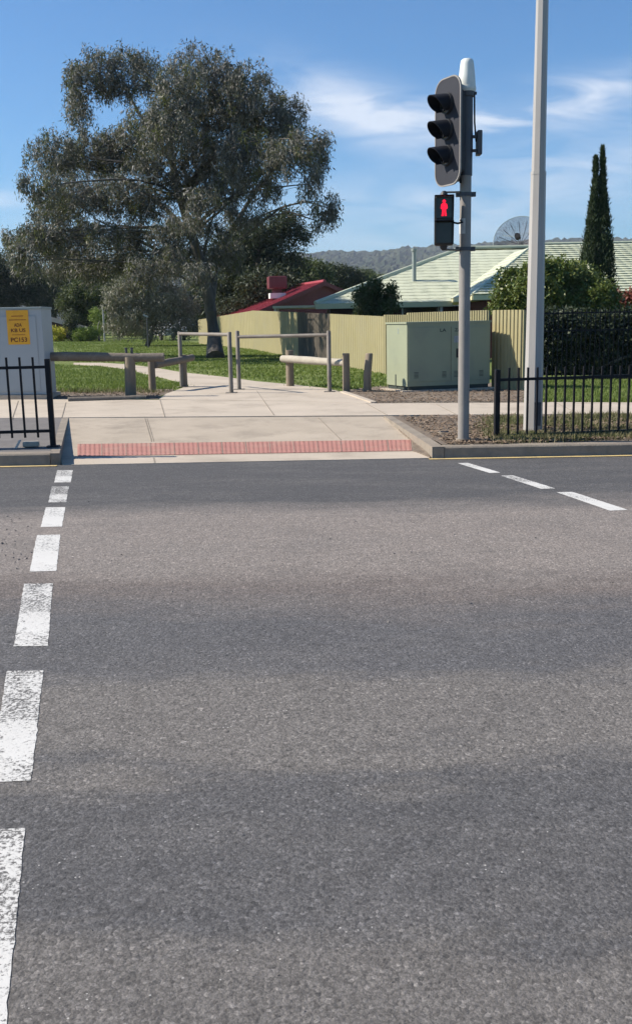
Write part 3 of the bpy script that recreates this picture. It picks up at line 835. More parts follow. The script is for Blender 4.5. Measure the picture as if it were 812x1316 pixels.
# ---- traffic light head
def traffic_head():
    n = Vector((-.89, -.45, 0)).normalized(); r = Z.cross(n).normalized()   # r: to the right as seen from the front
    c = px2(574.5, 170); c = Vector((c.x, pY - .02, c.z))
    t = thing('traffic_light', 'traffic light with three black hoods on a tall grey target board', 'traffic light', c)
    MB().prism(rrect(c, r, Z, .50, 1.16, .16), n * -.012).build('target_board', MT['board'], t)
    rim = MB(); o_, i_ = rrect(c + n * .004, r, Z, .505, 1.165, .16), rrect(c + n * .004, r, Z, .475, 1.135, .145)
    k = len(o_); rim.add(o_ + i_ + [p - n * .02 for p in o_], [(j, (j + 1) % k, k + (j + 1) % k, k + j) for j in range(k)] + [(j, 2 * k + j, 2 * k + (j + 1) % k, (j + 1) % k) for j in range(k)])
    rim.build('board_rim', MT['pole'], t)
    MB().box(c - n * .10, (.26, .17, .88), axes=(r, n, Z), bev=.02).build('housing', MT['sigblack'], t)
    for k in (-1, 0, 1):
        lc = c + Z * (k * .277 + .025) + n * .004
        ring = MB().tube([lc, lc + n * .03], [.116, .112], 24).build('lamp_door', MT['sigblack'], t, True)
        sub(MB().tube([lc + n * .028, lc + n * .036, lc + n * .042], [.1, .08, .02], 24), 'lens', MT['lens'], ring, True)
        hd = MB(); na, nl = 20, 6; vs = []
        for sgn, R in ((0, .108), (1, .102)):
            for i in range(na + 1):
                a = rad(-52 + (284) * i / na)
                ln = .085 + .135 * max(0, math.sin(a) * .62 + .38) ** .8
                for j in range(nl + 1):
                    f = j / nl
                    q = lc + n * (.02 + ln * f) + (r * math.cos(a) + Z * math.sin(a)) * (R * (1 + .0 * f)) - Z * (.035 * f * ln / .22)
                    vs.append(q)
        m_ = (na + 1) * (nl + 1); fs = []
        for s_ in (0, 1):
            for i in range(na):
                for j in range(nl):
                    q = s_ * m_ + i * (nl + 1) + j; fs.append((q, q + 1, q + nl + 2, q + nl + 1))
        for i in range(na):
            q = i * (nl + 1) + nl; fs.append((q, q + nl + 1, q + nl + 1 + m_, q + m_))
        for j in range(nl):
            for i in (0, na): q = i * (nl + 1) + j; fs.append((q, q + 1, q + 1 + m_, q + m_))
        hd.add(vs, fs); hd.build('hood', MT['hood'], t, True)
    br = MB()
    for k in (-.5, .44):
        a = c - n * .16 + Z * k; q = Vector((pb.x, pb.y, a.z))
        br.tube([a, a.lerp(q, .5), q], .022, 8); br.box(a, (.09, .06, .05), axes=(r, n, Z))
    br.pieces('bracket', MT['sleeve'], t, True)
traffic_head()
# ---- pedestrian signal
def ped():
    n = Vector((-.10, -1, 0)).normalized(); r = Z.cross(n).normalized()
    if r.x < 0: r = -r
    c = px2(568.5, 285); c = Vector((c.x, pY - .1, c.z)); w, h, d = .215, .545, .15
    t = thing('pedestrian_signal', 'black two lamp pedestrian signal lit with a red standing man', 'pedestrian signal', c)
    MB().box(c + n * 0, (w, d, h), axes=(r, n, Z), bev=.02).build('housing', MT['sigblack'], t)
    ca = MB()
    for k in (1, -1): ca.tube([c + Z * k * (h / 2 - .005), c + Z * k * (h / 2 + .03), c + Z * k * (h / 2 + .055)], [.045, .04, .018], 12)
    ca.pieces('end_cap', MT['sigblack'], t, True)
    for k in (1, -1):
        fc = c + n * (d / 2) + Z * k * h * .25
        hd = MB(); L_ = .13; hw, hh = w / 2, h * .235; th = .006
        hd.prism([fc + r * -hw + Z * hh, fc + r * hw + Z * hh, fc + r * hw + Z * (hh - th), fc - r * hw + Z * (hh - th)], n * L_)
        for s_ in (-1, 1):
            q = fc + r * (s_ * (hw - th / 2))
            hd.prism([q + Z * (hh - th) - r * th / 2, q - Z * hh - r * th / 2, q - Z * hh + n * .03 - r * th / 2, q - Z * hh * .2 + n * L_ * .75 - r * th / 2, q + Z * (hh - th) + n * L_ - r * th / 2], r * th)
        v_ = hd.build('hood', MT['hood'], t)
        ln = MB().box(fc + n * .006, (w - .03, .012, hh * 2 - .03), axes=(r, n, Z), bev=.004).build('lens', MT['lens'], t, label='lit red lens' if k == 1 else 'dark unlit lens')
        if k == 1:
            em = bpy.data.materials.new('red_lamp'); tt = nt(em); e = N(tt, 'ShaderNodeEmission'); e.inputs['Color'].default_value = (1, .012, .04, 1); e.inputs['Strength'].default_value = 1.15
            o_ = N(tt, 'ShaderNodeOutputMaterial'); L(tt, e.outputs[0], o_.inputs['Surface'])
            f = fc + n * .0135 + Z * -.005; s_ = .185 / 2
            def pol(pts): return [f + r * (x * s_) + Z * (y * s_) for x, y in pts]
            man = MB()
            man.prism(pol([(.2 * math.cos(a * math.pi / 6), .80 + .2 * math.sin(a * math.pi / 6)) for a in range(12)]), n * .002)
            man.prism(pol([(-.18, .58), (.18, .58), (.36, .42), (.42, .0), (.34, -.1), (.24, -.1), (.22, -.14), (-.22, -.14), (-.24, -.1), (-.34, -.1), (-.42, .0), (-.36, .42)]), n * .002)
            man.prism(pol([(-.22, -.14), (-.02, -.14), (-.06, -.92), (-.32, -.92), (-.24, -.5)]), n * .002)
            man.prism(pol([(.22, -.14), (.24, -.5), (.32, -.92), (.06, -.92), (.02, -.14)]), n * .002)
            sub(man, 'red_man', em, ln)
    q = Vector((pb.x, pb.y, 0)); ar = MB()
    a = c + Z * (h / 2 + .04); ar.tube([a, Vector((pb.x, pb.y, a.z + .01))], .012, 8)
    a = c - Z * (h / 2 + .045); ar.tube([a, Vector((pb.x, pb.y, a.z + .0))], .012, 8)
    ar.pieces('support_arm', MT['galv'], t, True)
    a = c + r * w / 2 - Z * .02
    MB().tube([a, a + r * .05 + Z * -.012, a + r * .1 + Z * .0, Vector((pb.x - .06, pb.y - .04, a.z + .03))], .012, 8).build('cable', MT['black'], t, True)
ped()
# ---- street lamp post (octagonal)
lb = P(684, 553, .165)
lt = thing('street_lamp_post', 'tall tapered octagonal galvanised street lamp post behind the black railing', 'lamp post', lb)
def oct_(mb, z0, z1, w0, w1, c=lb):
    ring = []
    for z, w in ((z0, w0), (z1, w1)):
        ring += [Vector((c.x + w / 2 / math.cos(math.pi / 8) * math.cos(k * math.pi / 4 + math.pi / 8 + .28), c.y + w / 2 / math.cos(math.pi / 8) * math.sin(k * math.pi / 4 + math.pi / 8 + .28), c.z + z)) for k in range(8)]
    mb.add(ring, [(k, (k + 1) % 8, (k + 1) % 8 + 8, k + 8) for k in range(8)] + [tuple(range(7, -1, -1)), tuple(range(8, 16))])
zj = ztop(lb, 221) - lb.z
m_ = MB(); oct_(m_, 0, zj, .225, .172); m_.build('lower_shaft', MT['lamp'], lt)
m_ = MB(); oct_(m_, zj - .02, 9.2, .158, .088); m_.build('upper_shaft', MT['lamp'], lt)
m_ = MB(); oct_(m_, zj - .035, zj + .004, .178, .176); m_.build('joint_collar', MT['lamp'], lt)
m_ = MB(); m_.box(lb + Vector((.03, -.113, .22)), (.09, .008, .3), rz=.0); m_.build('access_door', MT['sleeve'], lt)
m_ = MB(); m_.tube([lb + Z * 9.1, lb + Vector((0, -.3, 9.6)), lb + Vector((0, -1.2, 9.85))], .04, 8); m_.build('outreach_arm', MT['lamp'], lt, True)
m_ = MB().box(lb + Vector((0, -1.5, 9.87)), (.25, .7, .12), bev=.04); m_.build('lamp_head', MT['cabgrey'], lt)
# ---- railings by the road
def railing(name, label, a, b, posts, first, step, n, htop, hb, group, post_h):
    d = (b - a); ln = d.length; d.normalize(); rz = math.atan2(d.y, d.x)
    t = thing(name, label, 'railing', a, group)
    for s in posts:
        MB().box(up(a + d * s, post_h / 2), (.062, .062, post_h), rz=rz, bev=.006).build('post', MT['black'], t)
        MB().box(up(a + d * s, .006), (.14, .14, .012), rz=rz).build('base_plate', MT['black'], t)
    for h in (htop, hb):
        MB().box(up(a + d * ln / 2, h), (ln, .034, .034), rz=rz).build('rail', MT['black'], t)
    proto = None
    for k in range(n):
        p = a + d * (first + step * k)
        if proto is None:
            proto = MB().box(up(p, (hb - .055 + post_h + .02) / 2), (.024, .0255, post_h + .02 - (hb - .055)), rz=rz, bev=.004).build('picket', MT['black'], t); p0 = p
        else:
            o = proto.copy(); COL.objects.link(o); o.parent = t; o.location = Vector(proto.location) + (p - p0)
ra, rb = P(637.5, 563, .15), P(900, 555, .15)
hR = ztop(ra, 475) - ra.z
ppm = 1270 / ra.y
rb = ra + (rb - ra) * 2.2
railing('railing', 'black picket railing on the kerb right of the traffic light pole', ra, rb, (0.0, (rb - ra).length * .5, (rb - ra).length), .15, 12.75 / ppm, 45, ztop(ra, 484.5) - ra.z, ztop(ra, 557) - ra.z, 'black railings along the kerb', hR)
la, lb_ = P(69, 574, .15), P(-140, 578, .15)
lb_ = la + (lb_ - la) * 2
railing('railing', 'black picket railing on the kerb in front of the grey cabinet', la, lb_, (0.0, (lb_ - la).length * .5, (lb_ - la).length), .165, 16.3 / (1270 / la.y), 24, ztop(la, 474) - la.z, ztop(la, 556) - la.z, 'black railings along the kerb', ztop(la, 461) - la.z)
# litter on the left kerb
q = P(31, 575, .15)
t = thing('litter', 'crumpled pale packet lying under the left railing', 'litter', q)
MB().box(q + Vector((.08, .03, .035)), (.19, .1, .06), rz=.25, bev=.02).build('packet', MT['palewood'], t)
MB().box(q + Vector((-.06, -.03, .035)), (.035, .015, .13), axes=(Vector((.9, .3, .2)).normalized(), Vector((-.3, .95, 0)).normalized(), Vector((.5, 0, .85)).normalized())).build('paper_strip', MT['paper'], t)

q = P(571, 558, .15); t = thing('stopcock_cover', 'small dark round cover sunk in the bark mulch left of the traffic light pole', 'cover', q)
MB().tube([q + Z * -.02, q + Z * .03], [.085, .08], 14).build('surround', MT['kerb'], t, True)
MB().tube([q + Z * .02, q + Z * .036], [.055, .052], 14).build('lid', MT['black'], t, True)
# ---- grey cabinet with the yellow notice
fr = P(61.5, 512.5, .18); cw, cd = 1.25, .7
ch = ztop(fr, 395) - fr.z
t = thing('grey_cabinet', 'tall pale grey roadside cabinet with a yellow notice, behind the left railing', 'cabinet', fr + Vector((-cw / 2, cd / 2, 0)))
cc = fr + Vector((-cw / 2, cd / 2, ch / 2))
MB().box(cc + Z * .03, (cw, cd, ch - .1), bev=.012).build('body', MT['cabgrey'], t)
MB().box(fr + Vector((-cw / 2, cd / 2, .04)), (cw + .12, cd + .12, .08)).build('plinth', MT['concrete'], t)
MB().box(fr + Vector((-cw / 2, cd / 2, ch - .01)), (cw + .03, cd + .03, .045), bev=.008).build('lid', MT['capgrey'], t)
dr = MB().box(fr + Vector((-cw / 2 - .03, -.006, ch * .5)), (cw - .16, .012, ch - .3), bev=.004).build('door', MT['cabgrey'], t)
sub(MB().box(fr + Vector((-cw + .14, -.02, ch * .5)), (.03, .03, .14), bev=.006), 'handle', MT['sleeve'], dr)
fy = fr.y - .014
n0, n1 = at(8.5, 399.5, fy), at(36, 442, fy)
n0 = Vector((n0.x, fy, n0.z)); nc = Vector(((at(8.5, 399.5, fy).x + at(39, 442, fy).x) / 2, fy, (n0.z + n1.z) / 2)); nw, nh = 27.6 * fy / F_PX, 42.5 * fy / F_PX
nb = MB().box(nc, (nw, .004, nh)).build('notice', MT['notice'], t)
X = Vector((1, 0, 0)); fcx = nc + Vector((0, -.0025, 0))
for body, y, w, h, m in (('POLICE NOTICE', .33, .55, .05, 'inkpale'), ('ENQUIRIES CONTACT', .22, .78, .045, 'inkpale'), ('ADA', .07, .36, .1, 'ink'), ('KB US', -.085, .66, .105, 'ink'), ('PC153', -.36, .74, .13, 'ink')):
    if m == 'inkpale':
        # the photo shows only unreadable lines here
        sub(MB().box(fcx + Vector((0, -.0005, y * nh)), (w * nw, .001, h * .55 * nh)), 'print_line', MT['inkpale'], nb)
    else: text_mesh(body, 'lettering', fcx + Vector((0, 0, y * nh)), X, Z, w * nw, h * nh, MT[m], nb)
sub(MB().box(fcx + Vector((0, -.0005, -.215 * nh)), (.6 * nw, .001, .018 * nh)), 'print_line', MT['inkpale'], nb)

# ---- log barriers, bollards
def log(mb, a, b, r, rg, n=9):
    pts = curve_pts(a, b, n, 0, .004, rg); mb.tube(pts, [r * rg.uniform(.94, 1.07) for _ in pts], 12)
    return mb
rg = random.Random(5)
p1, p2 = P(168.5, 510, .17), P(196.5, 503, .17)
lz = ztop(p1, 466)
t = thing('log_barrier', 'weathered log rail bolted on two round posts beside the grey cabinet', 'log barrier', p1)
yl_ = p1.y + .02
a, b = at(40, 458.8, yl_), at(211, 459.3, yl_)
rr_ = .085
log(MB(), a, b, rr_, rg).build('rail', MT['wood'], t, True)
MB().tube([p1, Vector((p1.x + .02, p1.y, a.z - .04))], [.105, .1], 12).build('post', MT['post'], t, True)
MB().tube([p2, Vector((p2.x, p2.y, ztop(p2, 462)))], [.075, .07], 12).build('post', MT['post'], t, True)
for dx in (-.045, .06):
    q = Vector((p1.x + dx, yl_, b.z + rr_)); MB().tube([q - Z * .03, q + Z * .095], .024, 8).tube([q + Z * .09, q + Z * .11], .034, 6).build('bolt', MT['sleeve'], t, True)
p3 = P(236.5, 497.5, .17)
t = thing('log_barrier', 'short dark log rail running back to a post beside the steel barrier', 'log barrier', p3)
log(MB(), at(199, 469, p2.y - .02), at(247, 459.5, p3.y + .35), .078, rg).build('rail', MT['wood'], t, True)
MB().tube([p3, Vector((p3.x, p3.y, ztop(p3, 456)))], [.085, .08], 12).build('post', MT['post'], t, True)
p4, p5 = P(373, 496.5, .17), P(445, 503.5, .17)
t = thing('log_barrier', 'pale sunlit log rail between two short posts in front of the cream fence', 'log barrier', p4)
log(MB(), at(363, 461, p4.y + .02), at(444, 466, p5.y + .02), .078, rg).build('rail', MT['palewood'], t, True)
MB().tube([p4, Vector((p4.x, p4.y, ztop(p4, 450)))], [.088, .082], 12).build('post', MT['post'], t, True)
MB().tube([p5, Vector((p5.x, p5.y, ztop(p5, 454)))], [.078, .072], 12).build('post', MT['post'], t, True)
p6 = P(472, 503.5, .17)
tag(rebase(MB().tube([p6 - Z * .05, p6 + Z * .3, Vector((p6.x + .04, p6.y, ztop(p6, 455))), Vector((p6.x + .04, p6.y, ztop(p6, 454)))], [.085, .08, .072, .06], 12).build('wooden_bollard', MT['post'], None, True)), 'plain wooden bollard standing just left of the green cabinet', 'bollard')
q1, q2 = P(88, 516, .17), P(188, 513, .17)
tag(rebase(log(MB(), q1 + Z * .02, q2 + Z * .015, .06, rg).build('ground_log', MT['wood'], None, True)), 'long log half sunk in the bark bed beside the footpath', 'log')

# ---- steel chicane barriers
def steel(label, pa, pb_, ya, yb, rail_y):
    a, b = P(*pa, .178), P(*pb_, .178)
    t = thing('steel_barrier', label, 'barrier', a, 'steel pipe barriers across the park path')
    for p, y in ((a, ya), (b, yb)):
        zt_ = ztop(p, y)
        MB().tube([p, Vector((p.x, p.y, zt_ - .015)), Vector((p.x, p.y, zt_))], [.042, .042, .03], 12).build('post', MT['galv'], t, True)
        MB().box(up(p, .006), (.22, .18, .012)).build('base_plate', MT['galv'], t)
    ra_, rb2 = Vector((a.x, a.y, ztop(a, rail_y[0]))), Vector((b.x, b.y, ztop(b, rail_y[1])))
    MB().tube([ra_, rb2], .036, 12).build('rail', MT['galv'], t, True)
steel('shorter weathered steel pipe barrier on the left of the park path', (234, 497.5), (297.5, 505), 426, 426.5, (429, 430))
steel('wider weathered steel pipe barrier across the right of the park path', (307.5, 500.5), (423.5, 503.5), 425, 425, (433, 430.5))

# ---- green cabinet
def green_cabinet():
    fl, fr_ = P(523, 503.5, .175), P(628.5, 500.6, .175)
    bl = P(497, 500, .175)
    zt_ = ztop(fl, 414); h = zt_ - fl.z
    r = (fr_ - fl); r.z = 0; w = r.length; r.normalize(); back = Vector((-r.y, r.x, 0))
    d = .85
    o = fl + r * w / 2 + back * d / 2
    t = thing('green_cabinet', 'pale green steel utility cabinet with two doors, behind the traffic light pole', 'cabinet', o)
    sh = (bl - fl); sh.z = 0
    base = [fl, fl + r * w, fl + r * w + sh, fl + sh]
    def prism(z0, z1, g=0.0):
        c = sum(base, Vector()) / 4
        return [Vector((p.x, p.y, fl.z + z0)) + (p - c).normalized() * g for p in base], Z * (z1 - z0)
    MB().prism(*prism(.1, h - .03)).build('body', MT['cabgreen'], t)
    MB().prism(*prism(0.02, .1, -.03)).build('base', MT['cabdark'], t)
    MB().prism(*prism(h - .035, h, .025)).build('lid', MT['cabgreen'], t)
    pl = MB(); c = sum(base, Vector()) / 4
    pl.prism([Vector((p.x, p.y, fl.z - .03)) + (p - c).normalized() * .14 for p in base], Z * .055); pl.build('plinth', MT['concrete'], t)
    f = -back
    hw = w * .525
    for k, (x0, x1) in enumerate(((.015, .515), (.525, .985))):
        cx = (x0 + x1) / 2 * w
        dr = MB().box(fl + r * cx + f * .006 + Z * (h * .53), ((x1 - x0) * w, .014, h * .78), axes=(r, f, Z), bev=.004).build('door', MT['cabgreen'], t)
        for q in ((.18, .85) if k == 0 else (.13, .8)):
            v = MB(); vc = fl + r * ((x0 + (x1 - x0) * q) * w) + f * .0145 + Z * h * .235
            for i in range(5): v.box(vc + Z * (i - 2) * .026, (.09, .004, .01), axes=(r, f, Z))
            sub(v, 'vent', MT['cabdark'], dr)
        if k == 0: text_mesh('LA', 'lettering', fl + r * (.425 * w) + f * .0145 + Z * h * .875, r, Z, .13, .065, MT['cabdark'], dr)
        else:
            text_mesh('ZA', 'lettering', fl + r * (.6 * w) + f * .0145 + Z * h * .875, r, Z, .13, .065, MT['cabdark'], dr)
            sub(MB().box(fl + r * (.585 * w) + f * .0145 + Z * h * .74, (.1, .003, .13), axes=(r, f, Z)), 'sticker', MT['sticker'], dr)
            sub(MB().box(fl + r * (.6 * w) + f * .02 + Z * h * .54, (.05, .02, .18), axes=(r, f, Z), bev=.006), 'handle', MT['black'], dr)
    s = sh.normalized(); o2 = Vector((-s.y, s.x, 0))
    if o2.x > 0: o2 = -o2
    text_mesh('2', 'number', fl + sh * .42 + o2 * .003 + Z * h * .875, -s if (-s).x > 0 or True else s, Z, .05, .1, MT['capgrey'], [c_ for c_ in t.children if c_.name.startswith('body')][0])
    MB().box(fl + sh * .55 + o2 * .003 + Z * .2, (.04, .004, .24), axes=(s, o2, Z)).build('cable_slot', MT['cabdark'], t)
green_cabinet()

# ---- cream steel fence panels
def corr_panel(name, label, a, b, za, zb, pitch=.19, amp=.022, group='cream steel fence panels', mat='fence', drop=.0):
    d = Vector((b.x - a.x, b.y - a.y, 0)); ln = d.length; d.normalize(); nr = Vector((d.y, -d.x, 0))
    t = thing(name, label, 'fence', Vector((a.x, a.y, a.z)), group)
    n = max(2, int(round(ln / pitch))); pts = []
    for k in range(n):
        for f, o in ((0, 0), (.38, 0), (.5, 1), (.88, 1)):
            pts.append((min(ln, (k + f) * ln / n), o * amp))
    pts.append((ln, 0)); mb = MB(); m = len(pts); vs = []
    for top in (0, 1):
        for th in (0, .004):
            for s, o in pts:
                f = s / ln; z = (za + (zb - za) * f) if top else (a.z + (b.z - a.z) * f - .05 + drop)
                q = Vector((a.x, a.y, 0)) + d * s + nr * (o + th); vs.append(Vector((q.x, q.y, z)))
    fs = []
    for i in range(m - 1):
        fs += [(i, i + 1, 2 * m + i + 1, 2 * m + i), (m + i, 3 * m + i, 3 * m + i + 1, m + i + 1), (2 * m + i, 2 * m + i + 1, 3 * m + i + 1, 3 * m + i)]
    mb.add(vs, fs); mb.build('sheet', MT[mat], t, fix=False)
    for p, z in ((a, za), (b, zb)):
        MB().box(Vector((p.x, p.y, (p.z + z) / 2)) - nr * .03, (.06, .05, z - p.z - .02), rz=math.atan2(d.y, d.x)).build('post', MT[mat], t)
    rl = MB(); 
    for f in (.25, .8):
        za_, zb_ = a.z + (za - a.z) * f, b.z + (zb - b.z) * f
        rl.tube([Vector((a.x, a.y, za_)) - nr * .03, Vector((b.x, b.y, zb_)) - nr * .03], .02, 4)
    rl.pieces('rail', MT[mat], t)
    return t
A0, A1, A2, A3 = P(256, 442, .17), P(325, 449, .17), P(494, 481, .17), P(655, 489, .17)
ft = lambda p, y: ztop(p, y)
corr_panel('fence', 'cream steel fence farthest back, beside the big gum tree trunk', A0, A1, ft(A0, 411), ft(A1, 399.5), .3)
f1, f2 = P(384, 460.2, .17), P(425, 467.9, .17)
z_1, z_2 = ft(f1, 401.2), ft(f2, 403.2)
corr_panel('fence', 'cream steel fence between the far corner and the brown paling panel', A1, f1, ft(A1, 399), z_1, .26)
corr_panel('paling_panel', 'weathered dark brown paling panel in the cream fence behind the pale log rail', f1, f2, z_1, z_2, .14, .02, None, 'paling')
m1 = f2
corr_panel('fence', 'cream steel fence just left of the green cabinet', m1, A2, z_2, ft(A2, 406.5), .22)
s1, s2 = A2.lerp(A3, .2), A2.lerp(A3, .83)
corr_panel('fence', 'low cream fence panel over the left edge of the green cabinet', A2, s1, ft(A2, 404.5), ft(s1, 404.5), .075, .016)
corr_panel('fence', 'long cream fence panel rising behind the green cabinet', s1, s2, ft(s1, 402), ft(s2, 398.5), .075, .016)
corr_panel('fence', 'short tall cream fence panel at the right of the green cabinet', P(632, 499, .17), P(669, 502, .17), ft(P(632, 499, .17), 398.5), ft(P(669, 502, .17), 398), .11, .02)

# ---- tall black pool fence
def pool_fence():
    a, b = P(673, 490.5, .17), P(905, 489, .17)
    t = thing('pool_fence', 'tall black tubular fence in front of the clipped round hedge', 'fence', a)
    b = a + (b - a) * 1.8
    d = b - a; ln = d.length; d.normalize(); h = ztop(a, 397) - a.z; rz = math.atan2(d.y, d.x)
    for s in (0, ln * .5, ln): MB().box(up(a + d * s, h / 2), (.065, .065, h), rz=rz).build('post', MT['black'], t)
    for f in (.05, .72, .96): MB().box(up(a + d * ln / 2, h * f), (ln, .035, .035), rz=rz).build('rail', MT['black'], t)
    n = 69; p0 = a + d * (ln / (n + 1)); pr = MB().box(up(p0, h * .51), (.02, .0205, h * .96), rz=rz).build('bar', MT['black'], t)
    for k in range(1, n):
        o = pr.copy(); COL.objects.link(o); o.parent = t; o.location = d * (ln / (n + 1) * k)
pool_fence()
# ------------------------------------------------------------------ houses
def tiles(mb, o, s, upv, L_t, slope, sl, sr, row=.32, wave=.30, amp=.03, lip=.035, wavy=True):
    """rows of roof tiles: o eave origin, s along eave, upv up the slope, sl/sr left/right bounds at height t"""
    nrm = s.cross(upv).normalized()
    if nrm.z < 0: nrm = -nrm
    n = int(L_t / row)
    for k in range(n):
        t0, t1 = k * row, min(L_t, (k + 1.12) * row)
        tm_ = min(L_t, (k + .5) * row)
        a0, b0, a1, b1 = sl(t0), sr(t0), sl(t1), sr(t1)
        if b0 - a0 < .05: continue
        step = wave / 6 if wavy else (b0 - a0) / 6
        m = max(2, int((b0 - a0) / step))
        vs = []
        for (t, aa, bb, zo, ex) in ((t0, a0, b0, -.012, 0), (t0, a0, b0, lip, 0), (t1, a1, b1, .0, 1)):
            for i in range(m + 1):
                q = a0 + (b0 - a0) * i / m
                q2 = max(aa, min(bb, q)) if b1 > a1 else aa
                w = amp * abs(math.sin(math.pi * q / wave)) if wavy else 0
                sag = -.06 * abs(math.sin(math.pi * q / wave)) if (wavy and zo == lip) else 0
                vs.append(o + s * q2 + upv * (t + sag) + nrm * (zo + w))
        mb.add(vs, [(r * (m + 1) + i, r * (m + 1) + i + 1, (r + 1) * (m + 1) + i + 1, (r + 1) * (m + 1) + i) for r in range(2) for i in range(m)])
X1, Y1 = Vector((1, 0, 0)), Vector((0, 1, 0))
hb = Vector((9, 40, .15))
house = thing('green_roof_house', 'single storey brick house with a pale green tiled roof behind the cream fence', 'house', hb)
ze = at(560, 387.5, 40).z; zr = at(600, 319.5, 46).z
run = 6.0; rise = zr - ze; sl_len = math.hypot(run, rise)
xA = at(405, 387, 40).x; xC = at(592, 320, 46).x
uf = Vector((0, run, rise)).normalized()
def ln_(x0, x1, T): return lambda t: x0 + (x1 - x0) * t / T
rf = MB(); tiles(rf, Vector((0, 40, ze)), X1, uf, sl_len, None, ln_(xA, xC, sl_len), ln_(20, 20, sl_len), row=.36, wave=.6, amp=.008, lip=.015)
rf.quad(Vector((xA, 40, ze - .02)), Vector((xC, 46, zr - .02)), Vector((xC, 46.02, zr - .02)), Vector((xA, 52, ze - .02)))
rf.quad(Vector((xA, 52, ze - .02)), Vector((xC, 46.02, zr - .02)), Vector((20, 46.02, zr - .02)), Vector((20, 52, ze - .02)))
main_roof = rf.build('main_roof', MT['tile'], house, fix=False)
# projecting wing
ze2 = at(640, 378.5, 35).z; xB = at(607, 378, 35).x; xD = at(686, 318, 42).x; zr2 = at(760, 313, 42).z
rise2 = zr2 - ze2; T2 = math.hypot(7, rise2); uf2 = Vector((0, 7, rise2)).normalized()
wf = MB(); tiles(wf, Vector((0, 35, ze2)), X1, uf2, T2, None, ln_(xB, xD, T2), ln_(24, 24, T2), row=.34, wave=.34, amp=.012, lip=.05)
TL_ = math.hypot(xD - xB, rise2); ul = Vector((xD - xB, 0, rise2)).normalized()
tiles(wf, Vector((xB, 35, ze2)), Y1, ul, TL_, None, lambda t: 7.0 * t / TL_, lambda t: 12.0, row=.36, wave=.6, amp=.008, lip=.015)
wf.quad(Vector((xD, 42, zr2 - .02)), Vector((24, 42, zr2 - .02)), Vector((24, 49, ze2)), Vector((xD, 49, ze2)))
wf.build('wing_roof', MT['tile'], house, fix=False)
cp = MB()
cp.tube([Vector((xA, 40, ze + .03)), Vector((xC, 46, zr + .03)), Vector((20, 46, zr + .03))], .09, 8)
cp.tube([Vector((xB, 35, ze2 + .03)), Vector((xD, 42, zr2 + .03)), Vector((24, 42, zr2 + .03))], .05, 8)
cp.pieces('ridge_tiles', MT['cap'], house, True)
fa = MB()
fa.box(Vector(((xA + xB) / 2, 39.98, ze - .10)), (xB - xA, .04, .2)); fa.box(Vector(((xB + 24) / 2, 34.98, ze2 - .09)), (24 - xB, .04, .16)); fa.box(Vector((xB + .0, 37.5, ze2 - .09)), (.04, 4.9, .16))
fa.pieces('fascia', MT['fascia'], house)
sf = MB(); sf.box(Vector(((xA + 20) / 2, 40.4, ze - .19)), (20 - xA - .1, .7, .02)); sf.box(Vector(((xB + 24) / 2, 35.4, ze2 - .17)), (24 - xB - .1, .75, .02)); sf.pieces('eaves', MT['capgrey'], house)
wl = MB(); wl.box(Vector(((xA + .6 + 19.4) / 2, 46, ze / 2 - .1)), (18.8 - xA, 10.6, ze - .15)); wl.build('wall', MT['dkbrick'], house)
wl = MB(); wl.box(Vector(((xB + .6 + 23.4) / 2, 39, ze2 / 2 - .1)), (22.8 - xB, 6.6, ze2 - .15)); wl.build('wall', MT['brick'], house)
vp = at(567, 395, 40.1); MB().box(Vector((vp.x, 40.15, ze / 2)), (.1, .1, ze - .2)).build('veranda_post', MT['white_paint'], house)
for x, w in ((at(540, 395, 40.6).x, 1.5),):
    wn = MB().box(Vector((x, 40.66, 1.55)), (w, .05, 1.0)).build('window', MT['white_paint'], house); sub(MB().box(Vector((x, 40.63, 1.55)), (w - .12, .02, .88)), 'pane', MT['glassdark'], wn)
x = at(720, 390, 35.7).x; wn = MB().box(Vector((x, 35.68, 1.4)), (1.8, .05, 1.2)).build('window', MT['white_paint'], house); sub(MB().box(Vector((x, 35.65, 1.4)), (1.66, .02, 1.06)), 'pane', MT['glassdark'], wn)
# flue on the roof
fp_ = at(532, 362, 42.2)
tg = thing('roof_flue', 'slim dark flue pipe standing up from the pale green roof', 'flue', fp_)
MB().tube([fp_ - Z * .3, Vector((fp_.x, fp_.y, at(532, 322, 42.2).z))], .085, 10).build('pipe', MT['capgrey'], tg, True)
MB().tube([Vector((fp_.x, fp_.y, at(532, 322, 42.2).z - .02)), Vector((fp_.x, fp_.y, at(532, 320, 42.2).z + .02))], .12, 10).build('cowl', MT['capgrey'], tg, True)
